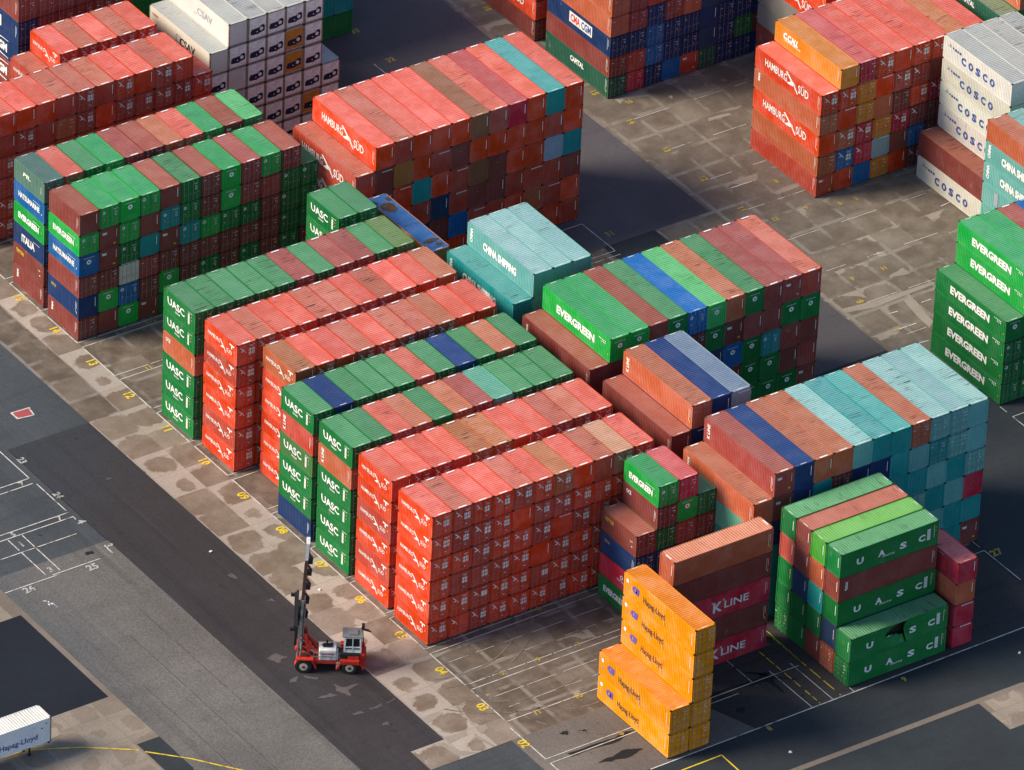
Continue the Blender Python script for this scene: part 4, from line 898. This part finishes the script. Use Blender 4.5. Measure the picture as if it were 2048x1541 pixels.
# cab
cab=empty('cab',(-.25,.1,2.15)); cab.parent=H_
b=MB()
for x in (-.85,.85):
    for y in (-.85,.85): b.beam((x*.97,y*.97,0),(x*.86,y*.88,1.75),.13,.13)
for z,k in ((.0,.97),(.62,.94),(1.72,.87)):
    for y in (-.85,.85): b.beam((-.85*k,y*k,z),(.85*k,y*k,z),.12,.12)
    for x in (-.85,.85): b.beam((x*k,-.85*k,z),(x*k,.85*k,z),.12,.12)
b.beam((.0,.82,.0),(.0,.78,1.72),.10,.10); b.box(-.82,-.82,-.05,.82,.82,.35)
b.build('cab_frame',WHT,cab)
b=MB(); b.box(-.74,-.74,.35,.74,.76,1.66); b.build('cab_glass',GLS,cab)
b=MB(); b.box(-1.0,-.85,1.80,1.05,.85,1.88); b.box(-.5,-.5,1.88,.3,.5,2.0); b.build('cab_roof',GRY,cab)
b=MB(); b.beam((-1.35,-.3,1.9),(-1.2,-.3,4.2),.12,.12); b.beam((-1.2,-.3,4.2),(-1.9,-.9,3.6),.5,.12); b.beam((-1.25,-.3,4.25),(-1.25,.25,4.9),.14,.2); b.box(-1.4,.0,4.7,-1.1,.4,5.15); b.build('camera_post',BLK,H_)
# mast
MX0=WB+.62; TOP=14.7
mast=empty('mast',(MX0,0,.6)); mast.parent=H_; MI_=Matrix.Translation((-MX0,0,-.6)); mast.rotation_euler=(0,-.052,0)
b=MB()
for y in (-.72,.72):
    b.box(MX0-.12,y-.08,.35,MX0+.13,y+.08,8.1)
for z in (.6,3.2,5.6,7.9): b.box(MX0-.24,-.72,z,MX0-.14,.72,z+.28)
b.box(MX0-.3,-.95,.3,MX0+.15,.95,.75)
b.build('outer_mast',GRY,mast).matrix_parent_inverse=MI_
b=MB()
for y in (-.52,.52): b.box(MX0-.13,y-.08,4.0,MX0+.17,y+.08,TOP)
for z in (8.4,10.2,12.2): b.box(MX0-.10,-.52,z,MX0-.02,.52,z+.2)
b.build('inner_mast',BRN,mast).matrix_parent_inverse=MI_
b=MB(); b.box(MX0+.175,.44,12.6,MX0+.19,.60,TOP); b.box(MX0-.16,-.62,TOP,MX0+.20,.62,TOP+.22); b.box(MX0-.12,.60,12.9,MX0+.16,.615,TOP)
b.build('mast_head',WHT,mast).matrix_parent_inverse=MI_
b=MB()
for z in (12.4,11.0,9.3,7.6,5.9): b.box(MX0-.62,-.45,z-.35,MX0-.14,-.05,z+.25); b.beam((MX0-.6,-.25,z+.2),(MX0-.2,-.25,z+.75),.35,.12)
for y in (-.28,-.18,.18,.28): b.beam((MX0-.2,y,2.0),(MX0-.2,y,TOP-.2),.045,.045)
b.build('hose_carrier',BLK,mast).matrix_parent_inverse=MI_
b=MB()
for y in (-.45,.45): b.cyl((MX0-.25,y,.6),(MX0-.25,y,7.6),.10,10)
b.build('lift_cylinder',GRY,mast).matrix_parent_inverse=MI_
for y in (-.62,.62):
    b=MB(); b.cyl((WB-1.6,y,1.6),(WB-.2,y,3.1),.16,10); b.cyl((WB-.2,y,3.1),(MX0-.25,y,3.9),.09,8); b.box(WB-1.9,y-.2,1.3,WB-1.4,y+.2,1.9); b.beam((WB-.5,y,1.6),(WB-.1,y,4.0),.22,.3); b.build('tilt_cylinder',RED,H_)
b=MB(); b.beam((WB-1.3,.2,2.0),(WB+.5,.2,4.6),.09,.09); b.beam((WB-1.1,-.1,2.0),(WB+.6,-.1,5.0),.09,.09); b.beam((WB-1.6,.35,1.6),(WB+.3,.3,3.4),.12,.12); b.build('hoses',BLK,H_)
b=MB()
for x in (1.0,1.9,2.8,3.6): b.beam((x,1.32,1.3),(x,1.32,2.25),.05,.05)
b.beam((1.0,1.32,2.25),(3.6,1.32,2.25),.05,.05); b.beam((1.0,1.32,1.8),(3.6,1.32,1.8),.04,.04)
for z in (.55,.85,1.15): b.box(.95,1.3,z,1.35,1.55,z+.05)
b.build('handrail',GRY,H_)
b=MB(); b.box(WB-.4,-1.3,1.7,WB+.3,-.9,2.0); b.box(WB-.3,.95,1.7,WB+.35,1.3,2.05); b.beam((WB-1.2,.5,1.4),(WB+.2,.5,2.2),.3,.2); b.beam((WB-1.2,-.5,1.4),(WB+.2,-.5,2.2),.3,.2); b.cyl((WB-.9,.85,1.45),(WB+.2,.85,1.75),.13,8); b.build('valve_block',BRN,H_)
b=MB()
for y in (-1.25,1.25): b.beam((WB+.5,y,1.7),(WB+.5,y,2.5),.05,.05); b.box(WB+.4,y-.12,2.45,WB+.55,y+.12,2.7)
b.build('work_lights',BLK,H_)
# spreader for empties, carried on the mast
b=MB(); zc=6.3
b.box(MX0+.2,-.6,zc-1.3,MX0+.42,.6,zc+1.0); b.box(MX0+.42,-3.0,zc-.2,MX0+.78,3.0,zc+.28)
b.beam((MX0+.5,.5,zc+1.6),(MX0+.5,2.9,zc+.3),.14,.14); b.beam((MX0+.5,-.5,zc+1.6),(MX0+.5,-2.9,zc+.3),.14,.14)
for y in (-3.0,3.0): b.box(MX0+.35,y-.22,zc-1.9,MX0+.62,y+.22,zc+.35); b.box(MX0+.45,y-.14,zc-.25,MX0+1.15,y+.14,zc+.05)
b.build('spreader',BLK,mast).matrix_parent_inverse=MI_

# ---------------------------------------------------------------- white box on a trailer, gull, litter
root=empty('refrigerated_container',(-48.0,-73.65,1.28),math.pi/2)
tag(root,'white refrigerated container with blue lettering, raised on a trailer at bottom left','refrigerated container')
wc=(.74,.76,.78,.7)
part('body',cm('body',LL,H40,False,False,False,.010),root,wc); part('roof',cm('roof',LL,H40,False),root,(.74,.72,.66,.35))
part('side_lettering',design_mesh('hlw40'),root,mat=M_side(LL))
tr=empty('trailer_chassis',(-48.0,-73.65,-.03),0); tag(tr,'black skeletal trailer chassis under the raised white container','trailer')
b=MB()
for y in (-.5,.5): b.box(-6.0,y-.08,.95,6.0,y+.08,1.27)
for x in (-5.9,-3,0,3,5.9): b.box(x-.1,-1.15,1.1,x+.1,1.15,1.29)
b.build('frame',BLK,tr)
for x in (-4.6,-3.3,-2.0):
    for y in (-.98,.98):
        w_=empty('wheel',(x,y,.5)); w_.parent=tr
        b=MB(); b.cyl((0,-.16,0),(0,.16,0),.5,18); b.build('tyre',RUB,w_)
        b=MB(); b.cyl((0,-.17,0),(0,.17,0),.27,14); b.build('rim',GRY,w_)
for y in (-.6,.6):
    b=MB(); b.box(3.9,y-.07,0.03,4.05,y+.07,1.0); b.box(3.8,y-.15,0.03,4.15,y+.15,.06); b.build('landing_leg',BLK,tr)
g=MB(); 
rings=[(-.32,.01,0),(-.22,.05,.0),(-.05,.085,.0),(.12,.075,.01),(.22,.045,.03),(.29,.05,.045),(.34,.035,.05),(.40,.008,.04)]
n=8
for x,r,z in rings:
    for i in range(n):
        t=2*math.pi*i/n; g.v.append((x,r*math.cos(t),z+r*math.sin(t)*.9))
for k in range(len(rings)-1):
    for i in range(n): j=(i+1)%n; g.f.append((k*n+i,k*n+j,(k+1)*n+j,(k+1)*n+i)); g.m.append(0)
g.f.append(tuple(range(n))[::-1]); g.m.append(0); g.f.append(tuple(range((len(rings)-1)*n,len(rings)*n))); g.m.append(0)
for s in (-1,1):          # wings: inner panel raised, outer swept back
    W_=[(.10,.05*s,.03),(-.10,.05*s,.02),(-.10,.36*s,.16),(.12,.34*s,.17),(-.30,.78*s,.10),(-.08,.66*s,.13)]
    n0=len(g.v); g.v+=W_+[(x,y,z-.02) for x,y,z in W_]
    for f in ((0,3,2,1),(3,5,4,2),(6,7,8,9),(9,8,10,11),(0,1,7,6),(1,2,8,7),(2,4,10,8),(4,5,11,10),(5,3,9,11),(3,0,6,9)): g.f.append(tuple(n0+i for i in f)); g.m.append(0)
g.f=[tuple(f) for f in g.f]
go=g.build('gull',plain('gull_white',(.8,.8,.78),.6)); go.location=(-33.24,-60.43,6.0); go.rotation_euler=(.5,.1,1.2); go.scale=(1.15,1.15,1.15)
tag(go,'white gull gliding over the grey asphalt at left','gull')
for i,(u,v) in enumerate(((53.7,-9.6),(111.1,50.4),(65.2,-3.9),(113.0,20.5))):
    b=MB(); b.box(-.16,-.10,0,.16,.10,.05); b.box(-.08,-.14,.05,.12,.05,.11); o=b.build('litter',plain('litter_white%d'%i,(.75,.74,.70),.7)); o.location=(v,-u,-.03); o.rotation_euler=(0,0,i*.9)
    tag(o,['scrap of white litter in the middle of the dark lane','pale scrap of litter on the slate asphalt at right','scrap of white litter on the concrete apron beside the mast truck','small white scrap on slate asphalt below the orange stack'][i],'litter')
for o_ in S.objects:
    if 'label' in o_ and len(str(o_['label']).replace('-',' ').split())>16: print('LONG',o_.name,o_['label'])
print('OBJECTS',len(S.objects))
